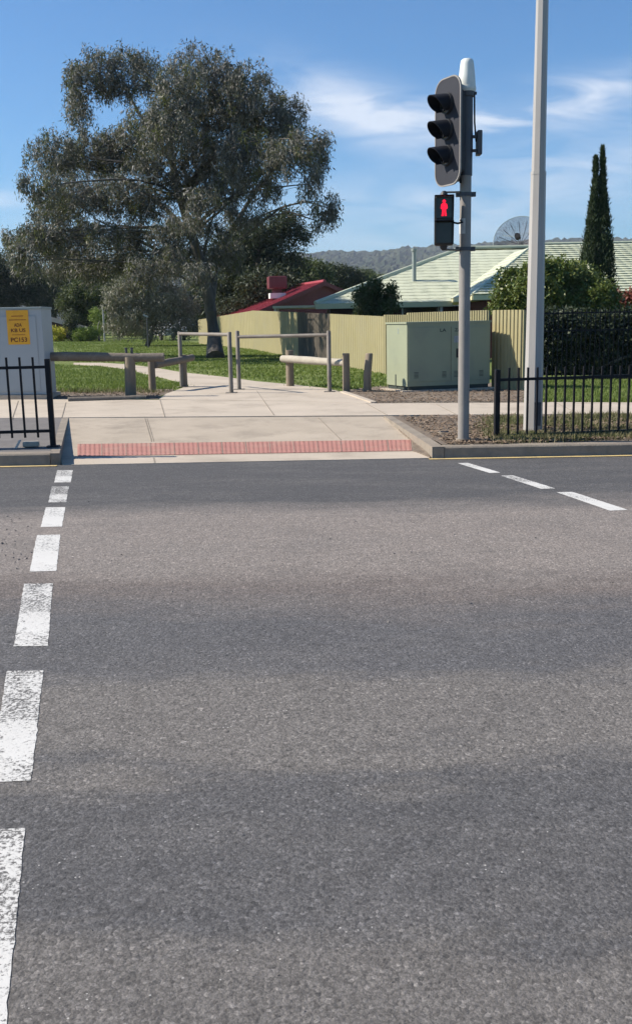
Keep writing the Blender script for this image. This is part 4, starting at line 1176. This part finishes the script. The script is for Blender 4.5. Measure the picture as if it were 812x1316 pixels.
# satellite dish (open mesh)
def dish():
    c = at(668, 313, 47.5); R = (686 - 634) / 2 * 47.5 / F_PX * 1.22
    t = thing('satellite_dish', 'large open mesh satellite dish behind the ridge of the green roof', 'satellite dish', Vector((c.x, c.y, .15)))
    n = Vector((-.35, -.86, .37)).normalized(); r = Z.cross(n).normalized(); u = n.cross(r)
    m = bpy.data.materials.new('dish_mesh'); tt = nt(m); d = N(tt, 'ShaderNodeBsdfDiffuse'); d.inputs['Color'].default_value = (.16, .14, .15, 1)
    tr = N(tt, 'ShaderNodeBsdfTransparent'); mx = N(tt, 'ShaderNodeMixShader')
    v = coords(tt); w1 = N(tt, 'ShaderNodeTexVoronoi'); w1.inputs['Scale'].default_value = 60; w1.feature = 'DISTANCE_TO_EDGE'; L(tt, v, w1.inputs['Vector'])
    L(tt, math_(tt, 'LESS_THAN', w1.outputs['Distance'], .11), mx.inputs[0])
    L(tt, tr.outputs[0], mx.inputs[1]); L(tt, d.outputs[0], mx.inputs[2]); o_ = N(tt, 'ShaderNodeOutputMaterial'); L(tt, mx.outputs[0], o_.inputs['Surface'])
    mb = MB(); nr, na = 8, 40
    q = lambda ra, a: c + (r * math.cos(a) + u * math.sin(a)) * (R * ra) + n * (.38 * R * ra * ra - .1)
    vs = [q(k / nr, 2 * math.pi * i / na) for k in range(nr + 1) for i in range(na)]
    mb.add(vs, [(k * na + i, k * na + (i + 1) % na, (k + 1) * na + (i + 1) % na, (k + 1) * na + i) for k in range(nr) for i in range(na)])
    mb.build('mesh_reflector', m, t, True)
    rb_ = MB(); rb_.tube([q(1, 2 * math.pi * i / na) for i in range(na + 1)], .014, 5)
    rb_.build('rim', MT['capgrey'], t, True)
    for i in range(16):
        MB().tube([q(k / 6 + .02, 2 * math.pi * (i + .3) / 16) for k in range(6)] , .016, 4).build('rib', MT['sleeve'], t, True)
    f = c + n * R * .62
    lg = MB()
    for i in range(3): lg.tube([q(.75, 2 * math.pi * (i + .3) / 3), f], .012, 5)
    lg.pieces('feed_leg', MT['capgrey'], t, True)
    MB().tube([f - n * .12, f + n * .12], .13, 12).build('feed_horn', MT['black'], t, True)
    MB().tube([Vector((c.x, c.y + .25, .1)), c - n * .1 + Vector((0, .15, 0))], .06, 10).build('mast', MT['capgrey'], t, True)
dish()

# red roofed house
def gable(name, label, apex, axis, length, hw, ridge_z, eave_z, roofm, wallm, overhang=.4, gz=.15):
    axis = Vector((axis[0], axis[1], 0)).normalized(); sd = Vector((-axis.y, axis.x, 0))
    if sd.x > 0: sd = -sd                    # sd points left
    b = Vector((apex.x, apex.y, gz)); t = thing(name, label, 'house', b + axis * length / 2)
    f = lambda a, s, z: Vector((apex.x, apex.y, 0)) + axis * a + sd * s + Z * z
    w = MB(); w.prism([f(.4, hw, gz - .2), f(.4, -hw, gz - .2), f(.4, -hw, eave_z), f(.4, 0, ridge_z - .12), f(.4, hw, eave_z)], axis * (length - .8)); w.build('wall', wallm, t)
    k = (ridge_z - eave_z) / hw
    r = MB(); n = int(length / .2)
    for s_ in (1, -1):
        e = hw + overhang
        for i in range(n):
            a0 = -0.0 + length * i / n; a1 = a0 + length / n
            for (x0, x1, zo) in ((a0, a0 + (a1 - a0) * .6, 0), (a0 + (a1 - a0) * .6, a0 + (a1 - a0) * .8, .03), (a0 + (a1 - a0) * .8, a1, .0)):
                r.prism([f(x0, 0, ridge_z + zo), f(x1, 0, ridge_z + zo), f(x1, s_ * e, ridge_z - k * e + zo), f(x0, s_ * e, ridge_z - k * e + zo)], Z * -.04)
    ro = r.build('roof', roofm, t)
    sub(MB().tube([f(0, 0, ridge_z + .03), f(length, 0, ridge_z + .03)], .1, 6), 'ridge_cap', roofm, ro, True)
    return t, f, k
ap = at(417, 362, 56); th, ff, kk = gable('red_roof_house', 'house with a red metal roof behind the far cream fence', ap, (-2.4, 9), 10.5, 4.3, ap.z, ap.z - 1.75, MT['redroof'], MT['dkred'])
fa2 = MB(); ov = 4.7
for s_ in (1, -1): fa2.prism([ff(-.02, 0, ap.z + .02), ff(-.02, s_ * ov, ap.z - kk * ov + .02), ff(-.02, s_ * ov, ap.z - kk * ov - .18), ff(-.02, 0, ap.z - .2)], (0, .03, 0))
fa2.pieces('bargeboard', MT['dkred'], th)
cc_ = at(356, 372, 58.5)
t = thing('evaporative_cooler', 'boxy dark red evaporative cooler on the red metal roof', 'cooler', cc_)
MB().box(cc_ + Z * -.15, (.55, .55, .8)).build('duct', MT['dkred'], t)
MB().box(cc_ + Z * .38, (1.05, 1.05, .7), rz=.15, bev=.06).build('cabinet', MT['dkred'], t)
sub(MB().box(cc_ + Z * .38 + Vector((.0, -.02, 0)), (.8, 1.06, .45), rz=.15), 'grille', MT['dkred'], [c for c in t.children if c.name.startswith('cabinet')][0])
MB().box(cc_ + Z * -.36, (.9, .9, .3), rz=.15).build('base_flashing', MT['white_paint'], t)
# carport
c0, c1 = at(352, 396, 45), at(431, 393, 43)
t = thing('carport', 'low flat carport roof with a pale edge behind the shaded fence', 'carport', Vector(((c0.x + c1.x) / 2, 45, .15)))
MB().box(Vector(((c0.x + c1.x) / 2, 45.5, c0.z + .02)), (c1.x - c0.x, 4, .1)).build('roof', MT['cap'], t)
for x in (c0.x + .1, c1.x - .1):
    for y in (43.7, 47.2): MB().box(Vector((x, y, (c0.z + .15) / 2)), (.09, .09, c0.z - .2)).build('post', MT['white_paint'], t)
# brown house on the left
ap = at(62, 402, 78); th2, f2_, k2_ = gable('brown_house', 'dark brick house with a pink roof edge coloured as sunlit beyond the left lawn', ap + Vector((-2.2, 0, 0)), (-.25, 1), 9, 4.6, ap.z + .35, ap.z - 1.0, MT['terra'], MT['dkbrick'], .5)
MB().prism([f2_(-.03, 0, ap.z + .37), f2_(-.03, -5.1, ap.z + .37 - k2_ * 5.1), f2_(-.03, -5.1, ap.z - k2_ * 5.1 + .02), f2_(-.03, 0, ap.z + .02)], (0, .03, 0)).build('bargeboard', MT['pinkboard'], th2)  # board added in place of the sunlit strip of roof slope
# parked white car beyond the trees
def car():
    b = P(216, 436.2, .24); b = Vector((b.x, b.y, H(b.x, b.y)))
    t = thing('parked_car', 'white car parked beyond the lawn behind the grey leaved tree', 'car', b)
    A, B = Vector((.42, -.91, 0)).normalized(), Vector((.91, .42, 0)).normalized()
    prof = [(-2.1, .35), (-2.08, .75), (-1.9, .9), (-1.25, .98), (-.7, 1.42), (.7, 1.45), (1.3, 1.0), (1.95, .88), (2.1, .7), (2.1, .35)]
    MB().prism([b + A * x + Z * z - B * .83 for x, z in prof], B * 1.66).build('body', MT['carwhite'], t)
    for y in (-.84, .84):
        MB().prism([b + A * x + Z * z + B * (y - .006) for x, z in ((-1.1, 1.0), (-.65, 1.36), (.65, 1.38), (1.1, 1.02))], B * .012).build('side_window', MT['glassdark'], t)
        for x in (-1.3, 1.3):
            w = MB().tube([b + A * x + Z * .31 + B * (y - .1), b + A * x + Z * .31 + B * (y + .03)], .31, 16).build('wheel', MT['tyre'], t, True)
            sub(MB().tube([b + A * x + Z * .31 + B * (y - .108), b + A * x + Z * .31 + B * (y + .036)], .19, 12), 'rim', MT['galv'], w, True)
car()

# ------------------------------------------------------------------ trees and shrubs
YT = P(276, 459, .17).y
tb = P(277, 460.5, .17)
T_ = lambda x, y, dy=0.0: at(x, y, YT + dy)
gum_lobes = [(118, 92, 28, 26), (165, 78, 24, 15), (190, 100, 18, 22), (100, 130, 13, 40), (155, 112, 30, 16), (262, 100, 46, 34), (228, 125, 34, 36), (312, 122, 38, 34), (365, 150, 28, 26), (338, 160, 42, 36), (385, 190, 16, 20),
             (190, 160, 30, 24), (215, 165, 34, 30), (262, 160, 42, 36), (72, 200, 36, 24), (52, 240, 26, 22), (120, 205, 42, 28), (160, 195, 40, 28), (205, 215, 36, 28), (270, 205, 44, 30), (318, 205, 42, 32),
             (365, 205, 30, 24), (404, 200, 18, 24), (412, 182, 14, 12), (425, 268, 17, 20), (408, 284, 10, 12), (398, 236, 16, 20), (92, 255, 44, 24), (150, 250, 40, 24), (70, 275, 30, 18), (190, 262, 32, 20), (245, 250, 34, 18),
             (295, 245, 32, 20), (338, 240, 24, 20), (45, 305, 28, 16), (30, 335, 22, 20), (70, 335, 28, 22), (100, 300, 32, 16), (165, 318, 26, 16), (120, 345, 30, 18), (215, 300, 26, 16), (185, 350, 30, 16), (310, 275, 26, 16), (240, 285, 22, 12), (20, 310, 18, 16), (60, 310, 30, 18), (95, 325, 34, 18), (140, 300, 26, 16), (150, 335, 26, 14), (175, 295, 22, 14), (260, 265, 24, 16), (222, 335, 22, 16), (275, 300, 20, 14), (290, 330, 28, 16), (240, 328, 30, 18), (205, 330, 26, 16), (255, 355, 22, 12)]
gl = lobes_px(gum_lobes, YT - 2.2, .95, 3.8, 11)
trunk = [tb, T_(275, 430), T_(271, 400), T_(266, 372), T_(259, 340, -.2), T_(246, 300, -.3), T_(232, 255, -.2), T_(222, 210), T_(215, 165, .2), T_(214, 120, .3)]
gum = tree('gum_tree', 'huge spreading grey green gum tree with a dark leaning trunk', 'tree', tb, trunk, gl, MT['gum'], MT['bark'], 3800, .215, 44, .16, .034, 1.1, .27, None, 12, .09, 2.6, 1.7, (MT['gumyel'], .1))
lm = MB(); rg = random.Random(8)
def limb(pts, r): lm.tube([T_(*p) for p in pts], [r * (1 - .75 * i / (len(pts) - 1)) for i in range(len(pts))], 8)
limb([(271, 392), (275, 365, .3), (284, 335, .5), (296, 300, .6), (318, 262, .5), (346, 225, .3), (372, 195, 0)], .15)
limb([(266, 374), (248, 352, .6), (224, 333, 1.0), (196, 318, 1.2), (160, 300, 1.2), (120, 280, 1)], .11)
limb([(246, 302, -.3), (215, 270, .4), (180, 240, .6), (140, 222, .7), (100, 214, .7), (70, 215, .5)], .11)
limb([(222, 212), (205, 180, -.3), (178, 145, -.4), (165, 118, -.3), (152, 95, -.2)], .085)
limb([(165, 118, -.3), (140, 100, 0), (118, 92, .2)], .04)
limb([(296, 300, .6), (330, 280, .8), (365, 265, .6), (405, 258, .3), (428, 265, .2)], .04)
limb([(232, 258, -.2), (262, 225, -.6), (290, 190, -.8), (306, 150, -.8), (312, 115, -.6)], .1)
limb([(275, 365, .3), (262, 330, 1.2), (270, 290, 1.5), (285, 250, 1.4)], .1)
lm.build('main_limbs', MT['bark'], gum, True)
db = MB()
def dead(pts, r): db.tube([T_(x, y, -2.6) for x, y in pts], [r * (1 - .6 * i / (len(pts) - 1)) for i in range(len(pts))], 6)
dead([(172, 213), (171, 220), (176, 225), (184, 226), (190, 228), (197, 226), (203, 230), (200, 238), (206, 244)], .045)
dead([(197, 226), (188, 229), (178, 232), (177, 238), (183, 243)], .032)
dead([(195, 258), (190, 268), (186, 280)], .03); dead([(272, 208), (276, 216), (282, 222)], .03); dead([(285, 214), (292, 216)], .03); dead([(240, 180), (228, 192), (205, 205)], .028)
db.build('dead_branch', MT['palebark'], gum, True)
# grey leaved drooping tree in front of the shaded garden
gb = P(200, 443, .17)
GY = gb.y - 3
tree('drooping_tree', 'low grey leaved drooping tree left of the gum trunk', 'tree', Vector((gb.x, GY, H(gb.x, GY))), [Vector((gb.x, GY, H(gb.x, GY))), at(200, 415, GY), at(196, 390, GY), at(190, 360, GY)],
     lobes_px([(188, 352, 40, 22), (165, 372, 32, 26), (205, 375, 38, 26), (150, 398, 18, 20), (175, 402, 26, 18), (215, 402, 30, 18), (160, 420, 14, 10), (235, 392, 22, 20), (172, 424, 22, 10), (208, 424, 26, 10), (146, 424, 12, 8), (235, 418, 18, 12)], GY, .8, .8, 4), MT['greyleaf'], MT['bark'], 560, .38, 60, .17, .04, 1.2, .11, None, 31, .15, 2.4)
tree('dark_pine', 'dark green layered tree just right of the gum trunk', 'tree', Vector((at(330, 440, 63).x, 63, .15)), [Vector((at(330, 440, 63).x, 63, .15)), at(330, 380, 63), at(332, 330, 63), at(335, 300, 63)],
     lobes_px([(330, 300, 40, 16), (365, 285, 26, 16), (380, 300, 20, 14), (310, 325, 46, 22), (350, 330, 40, 20), (300, 358, 40, 24), (345, 362, 40, 22), (320, 390, 40, 16), (295, 385, 30, 20)], 63, .9, 1.5, 5), MT['dark'], MT['bark'], 620, .6, 55, .26, .07, .3, .25, 'trees beyond the fences', 41, .1, 2.2)
tree('shade_tree', 'dark round tree rising behind the grey cabinet', 'tree', Vector((at(20, 440, 92).x, 92, .15)), [Vector((at(20, 440, 92).x, 92, .15)), at(20, 390, 92), at(22, 360, 92)],
     lobes_px([(15, 350, 34, 24), (48, 372, 26, 20), (0, 382, 40, 22), (60, 388, 18, 12), (-45, 355, 40, 36), (-60, 395, 40, 25)], 92, .9, 1.5, 6), MT['dark'], MT['bark'], 950, .75, 60, .25, .07, .2, .2, 'trees beyond the fences', 42, .1, 2.4)
tree('garden_tree', 'dark green garden tree above the clipped garden bushes', 'tree', Vector((at(112, 432, 80).x, 80, .2)), [Vector((at(112, 432, 80).x, 80, .2)), at(112, 400, 80), at(113, 380, 80)],
     lobes_px([(105, 378, 24, 14), (128, 382, 24, 14), (115, 396, 30, 12), (140, 398, 16, 16), (112, 408, 26, 10), (88, 392, 14, 12)], 80, .8, 1, 7), MT['mid'], MT['bark'], 420, .5, 50, .25, .07, .1, .12, 'trees beyond the fences', 43, .1, 2.4)
for i, (lbl, lobes, Y, m) in enumerate((
    ('olive green tree in the distance directly above the red roof ridge', [(385, 350, 22, 13), (405, 352, 18, 12), (370, 345, 18, 12)], 98, 'mid'),
    ('dark green tree in the distance left of the pale green roof end', [(432, 357, 20, 11), (452, 361, 16, 9)], 105, 'dark'),
    ('far olive tree lowest against the hill beside the green roof bush', [(468, 360, 12, 8), (485, 366, 12, 8)], 120, 'mid'),
    ('shaded tree filling the gap behind the white car', [(200, 405, 36, 20), (235, 400, 34, 22), (262, 412, 24, 18)], 100, 'dark'),
    ('shaded tree filling the gap behind the garden lamp', [(160, 400, 34, 24), (150, 372, 26, 20), (178, 380, 26, 20)], 96, 'dark'),
    ('dark far tree rising behind the yellow green bush', [(72, 372, 30, 26), (102, 358, 26, 22), (58, 392, 22, 14), (125, 352, 20, 18)], 108, 'dark'),
    ('far tree showing between gum trunk and red roof', [(282, 392, 30, 20), (262, 375, 26, 18), (300, 372, 26, 18)], 90, 'dark'))):
    c0 = at(lobes[0][0], 420, Y); b0 = Vector((c0.x, Y, H(c0.x, Y)))
    tree('distant_tree', lbl, 'tree', b0, [b0, b0 + Z * 1.2, at(lobes[0][0], lobes[0][1], Y)], lobes_px(lobes, Y, .9, 1.5, 50 + i), MT[m], MT['bark'], 420, .7, 50, .36, .11, .1, .22, 'trees beyond the fences', 60 + i, .05, 2.4)
# garden shrubs on the left
SY = 70
for nm, lbl, lob, m, tot in (('yellow_bush', 'round yellow green bush by the dark brick house', [(71, 430, 15, 9)], 'yellowbush', 70), ('conifer_bush', 'dark upright clipped conifer beside the yellow bush', [(92, 424, 8, 11), (93, 410, 6, 12)], 'dark', 80),
                        ('clipped_bush', 'low rounded bright green clipped bush in the garden', [(109, 430, 17, 8)], 'clipped', 130), ('pale_bush', 'pale green upright bush behind the clipped bush', [(127, 412, 10, 15), (130, 425, 9, 9)], 'yellowbush', 70)):
    bx = at(lob[0][0], 437, SY); bush(nm, lbl, lobes_px(lob, SY + (3 if nm == 'pale_bush' else 0), 1, 0, 2), Vector((bx.x, SY, H(bx.x, SY))), MT[m] if nm != 'pale_bush' else MT['clipped'], tot, .25, 50, .12, .05, 'shrubs in the far garden', 70)
# bushes round the green roof house
bush('roof_bush', 'dark glossy bush rising above the cream fence in front of the green roof', lobes_px([(478, 372, 16, 10), (492, 385, 16, 14), (468, 388, 14, 14), (486, 400, 26, 12), (500, 372, 6, 6)], 34, .9, .2, 8), Vector((at(484, 440, 34).x, 34, .1)), MT['mid'], 200, .2, 50, .12, .045, None, 81)
bush('round_hedge', 'large rounded bright green hedge behind the tall black fence', lobes_px([(660, 372, 24, 22), (700, 352, 30, 16), (690, 375, 36, 24), (735, 362, 32, 20), (765, 380, 22, 16), (650, 390, 18, 16), (720, 390, 44, 20), (770, 395, 24, 12)], 27.5, .9, .3, 9), Vector((at(705, 480, 27.5).x, 27.5, .1)), MT['hedge'], 1000, .2, 56, .10, .05, None, 82)
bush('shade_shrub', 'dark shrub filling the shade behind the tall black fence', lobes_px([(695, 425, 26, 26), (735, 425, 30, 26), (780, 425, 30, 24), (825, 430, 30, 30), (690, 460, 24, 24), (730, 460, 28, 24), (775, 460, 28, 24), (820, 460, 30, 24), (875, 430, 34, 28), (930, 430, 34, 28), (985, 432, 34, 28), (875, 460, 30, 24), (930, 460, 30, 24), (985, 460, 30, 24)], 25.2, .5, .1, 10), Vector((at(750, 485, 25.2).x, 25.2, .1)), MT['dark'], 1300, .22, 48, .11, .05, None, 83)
bush('red_shrub', 'reddish shrub against the house wall at the right edge', lobes_px([(803, 388, 16, 10), (825, 392, 16, 12)], 30, .7, .1, 11), Vector((at(812, 470, 30).x, 30, .1)), MT['red_shrub'], 90, .2, 50, .1, .05, None, 84)
bush('low_shrub', 'olive shrub below the red shrub at the right edge', lobes_px([(800, 408, 18, 8), (830, 412, 18, 9)], 28, .7, .1, 12), Vector((at(812, 470, 28).x, 28, .1)), MT['gumyel'], 90, .2, 50, .1, .05, None, 85)
# cypress with two spires
def cypress():
    Y = 31; b = Vector((at(768, 450, Y).x, Y, .1)); t = thing('cypress', 'slim dark cypress with two pointed spires above the hedge', 'tree', b)
    cs = []; rs = []; rg = random.Random(3)
    def spire(pts, n):
        for k in range(n):
            f = rg.random() ** .8; q = f * (len(pts) - 1); i = min(int(q), len(pts) - 2); s_ = q - i
            x = pts[i][0] + (pts[i + 1][0] - pts[i][0]) * s_; y = pts[i][1] + (pts[i + 1][1] - pts[i][1]) * s_; w = pts[i][2] + (pts[i + 1][2] - pts[i][2]) * s_
            a = rg.random() * 6.283; ww = w * rg.uniform(.55, 1) * Y / F_PX
            c = at(x, y, Y) + Vector((math.cos(a) * ww, math.sin(a) * ww, 0)); cs.append(tuple(c)); rs.append(.012 + .011 * w * rg.uniform(.5, 1.6))
    spire([(773.5, 191, .2), (773.8, 215, 1.5), (774, 260, 4.8), (774, 310, 9.5), (774, 350, 13), (773, 410, 15)], 720)
    spire([(765, 203, .2), (764.5, 222, 1.6), (762.5, 270, 4.8), (759, 310, 7.5), (756, 350, 11), (757, 410, 14)], 640)
    leaf_mesh('foliage', MT['cypress'], cs, rs, 26, .12, .024, -1.8, t, 90, 2.6, b)
    MB().tube([b, at(770, 330, Y), at(772, 200, Y)], [.14, .07, .01], 8).build('trunk', MT['bark'], t, True)
cypress()
# slim garden lamp and bare pole
q = P(191, 447, .17); t = thing('garden_lamp', 'thin dark lamp post with a small tilted head on the lawn', 'lamp post', q)
MB().tube([q, Vector((q.x, q.y, ztop(q, 409)))], .035, 8).build('post', MT['sleeve'], t, True)
z_ = ztop(q, 406); MB().box(Vector((q.x - .06, q.y, z_)), (.26, .16, .07), axes=(Vector((.9, 0, -.43)), Y1, Vector((.43, 0, .9)))).build('lamp_head', MT['cabgrey'], t)
q = P(135, 439, .2); tag(rebase(MB().tube([q, Vector((q.x, q.y, ztop(q, 392)))], .055, 8).build('grey_pole', MT['lamp'], None, True)), 'slim pale grey pole beside the garden bushes', 'pole')

# ------------------------------------------------------------------ haze, sky, sun
hz = MB().box((0, 1500, 148), (7600, 6400, 302)).build('haze', None or bpy.data.materials.new('haze'))
hm = hz.data.materials[0]; t = nt(hm); pv = N(t, 'ShaderNodeVolumePrincipled'); pv.inputs['Color'].default_value = (.80, .88, 1, 1); pv.inputs['Density'].default_value = .00015; pv.inputs['Anisotropy'].default_value = .2
o_ = N(t, 'ShaderNodeOutputMaterial'); L(t, pv.outputs[0], o_.inputs['Volume'])
hz['kind'] = 'stuff'; hz['label'] = 'thin blue air between the road and the hills'

SUN = Vector((-1, .06, 0)).normalized(); EL = rad(39)
sd_ = bpy.data.lights.new('sun', 'SUN'); sd_.energy = 5.0; sd_.angle = rad(.55); sd_.color = (1, .92, .80)
so = bpy.data.objects.new('sun', sd_); COL.objects.link(so)
dv = Vector((SUN.x * math.cos(EL), SUN.y * math.cos(EL), math.sin(EL)))
so.rotation_euler = dv.to_track_quat('Z', 'Y').to_euler(); so.location = dv * 60
W = bpy.data.worlds.new('World'); C.world = W; W.use_nodes = True; t = W.node_tree; t.nodes.clear()
sk = N(t, 'ShaderNodeTexSky'); sk.sky_type = 'NISHITA'; sk.sun_disc = False; sk.sun_elevation = EL; sk.sun_rotation = math.atan2(dv.x, dv.y)
sk.air_density = 1.0; sk.dust_density = .35; sk.ozone_density = 2.5
tc = N(t, 'ShaderNodeTexCoord'); sp = N(t, 'ShaderNodeSeparateXYZ'); L(t, tc.outputs['Generated'], sp.inputs[0])
az = math_(t, 'ARCTAN2', sp.outputs['X'], sp.outputs['Y']); el = math_(t, 'ARCSINE', sp.outputs['Z'])
cv = N(t, 'ShaderNodeCombineXYZ')
L(t, math_(t, 'MULTIPLY', az, 3.2), cv.inputs[0]); L(t, math_(t, 'ADD', math_(t, 'MULTIPLY', el, 14.0), math_(t, 'MULTIPLY', az, .9)), cv.inputs[1])
n1 = noise(t, cv.outputs[0], 2.6, 7, .58, .7)
cv2 = N(t, 'ShaderNodeCombineXYZ'); L(t, math_(t, 'MULTIPLY', az, 1.5), cv2.inputs[0]); L(t, math_(t, 'MULTIPLY', el, 8.0), cv2.inputs[1])
n2 = noise(t, cv2.outputs[0], 3.1, 4, .55, .3)
def blob(a0, e0, sa, se, amp, tl=0.0):
    da = math_(t, 'DIVIDE', math_(t, 'SUBTRACT', az, rad(a0)), rad(sa))
    de = math_(t, 'DIVIDE', math_(t, 'SUBTRACT', math_(t, 'SUBTRACT', el, rad(e0)), math_(t, 'MULTIPLY', math_(t, 'SUBTRACT', az, rad(a0)), tl)), rad(se))
    r2 = math_(t, 'ADD', math_(t, 'MULTIPLY', da, da), math_(t, 'MULTIPLY', de, de))
    return math_(t, 'MULTIPLY', math_(t, 'POWER', 2.718, math_(t, 'MULTIPLY', r2, -1.0)), amp)
def azel(px, py):
    d = ray(px, py); return math.degrees(math.atan2(d.x, d.y)), math.degrees(math.asin(d.z))
blobs = [(*azel(440, 130), 4.5, 1.3, 1.0, -.28), (*azel(520, 158), 4.5, 1.1, .85, -.05), (*azel(740, 128), 5.0, 1.0, 1.0, .06), (*azel(620, 150), 4, 1.1, .5, 0), (*azel(730, 210), 9, 1.8, .5, .05), (*azel(560, 265), 9, 1.6, .35, 0),
         (*azel(-20, 255), 2.6, .45, .9, 0), (*azel(800, 100), 3, .6, .35, .3), (-50, 14, 14, 4, .8, .1), (52, 17, 14, 3, .8, -.1), (*azel(480, 318), 40, 2.4, .34, 0)]
msk = None
for b_ in blobs:
    q = blob(*b_); msk = q if msk is None else math_(t, 'ADD', msk, q)
wisp = ramp(t, n1, [(.36, 0.0), (.66, 1.0)])
wisp2 = ramp(t, n2, [(.25, .35), (.7, 1.0)])
cf = math_(t, 'MULTIPLY', math_(t, 'MULTIPLY', math_(t, 'ADD', math_(t, 'MULTIPLY', wisp, .9), .12), wisp2), msk, False)
cf = math_(t, 'MINIMUM', math_(t, 'MULTIPLY', cf, 1.15), .78)
tint = mixc(t, 1.0, sk.outputs[0], (.50, .99, 1.38), 'MULTIPLY')
colr = mixc(t, cf, tint, (9.0, 9.6, 10.6))
bg = N(t, 'ShaderNodeBackground'); L(t, colr, bg.inputs['Color']); bg.inputs['Strength'].default_value = .061
ow = N(t, 'ShaderNodeOutputWorld'); L(t, bg.outputs[0], ow.inputs['Surface'])
vs_ = C.view_settings; vs_.view_transform = 'Standard'; vs_.look = 'None'; vs_.exposure = 0.75; vs_.gamma = 1; vs_.use_curve_mapping = False
C.render.engine = 'CYCLES'; C.cycles.max_bounces = 6; C.cycles.transparent_max_bounces = 12; C.cycles.volume_bounces = 0
C.cycles.use_denoising = True
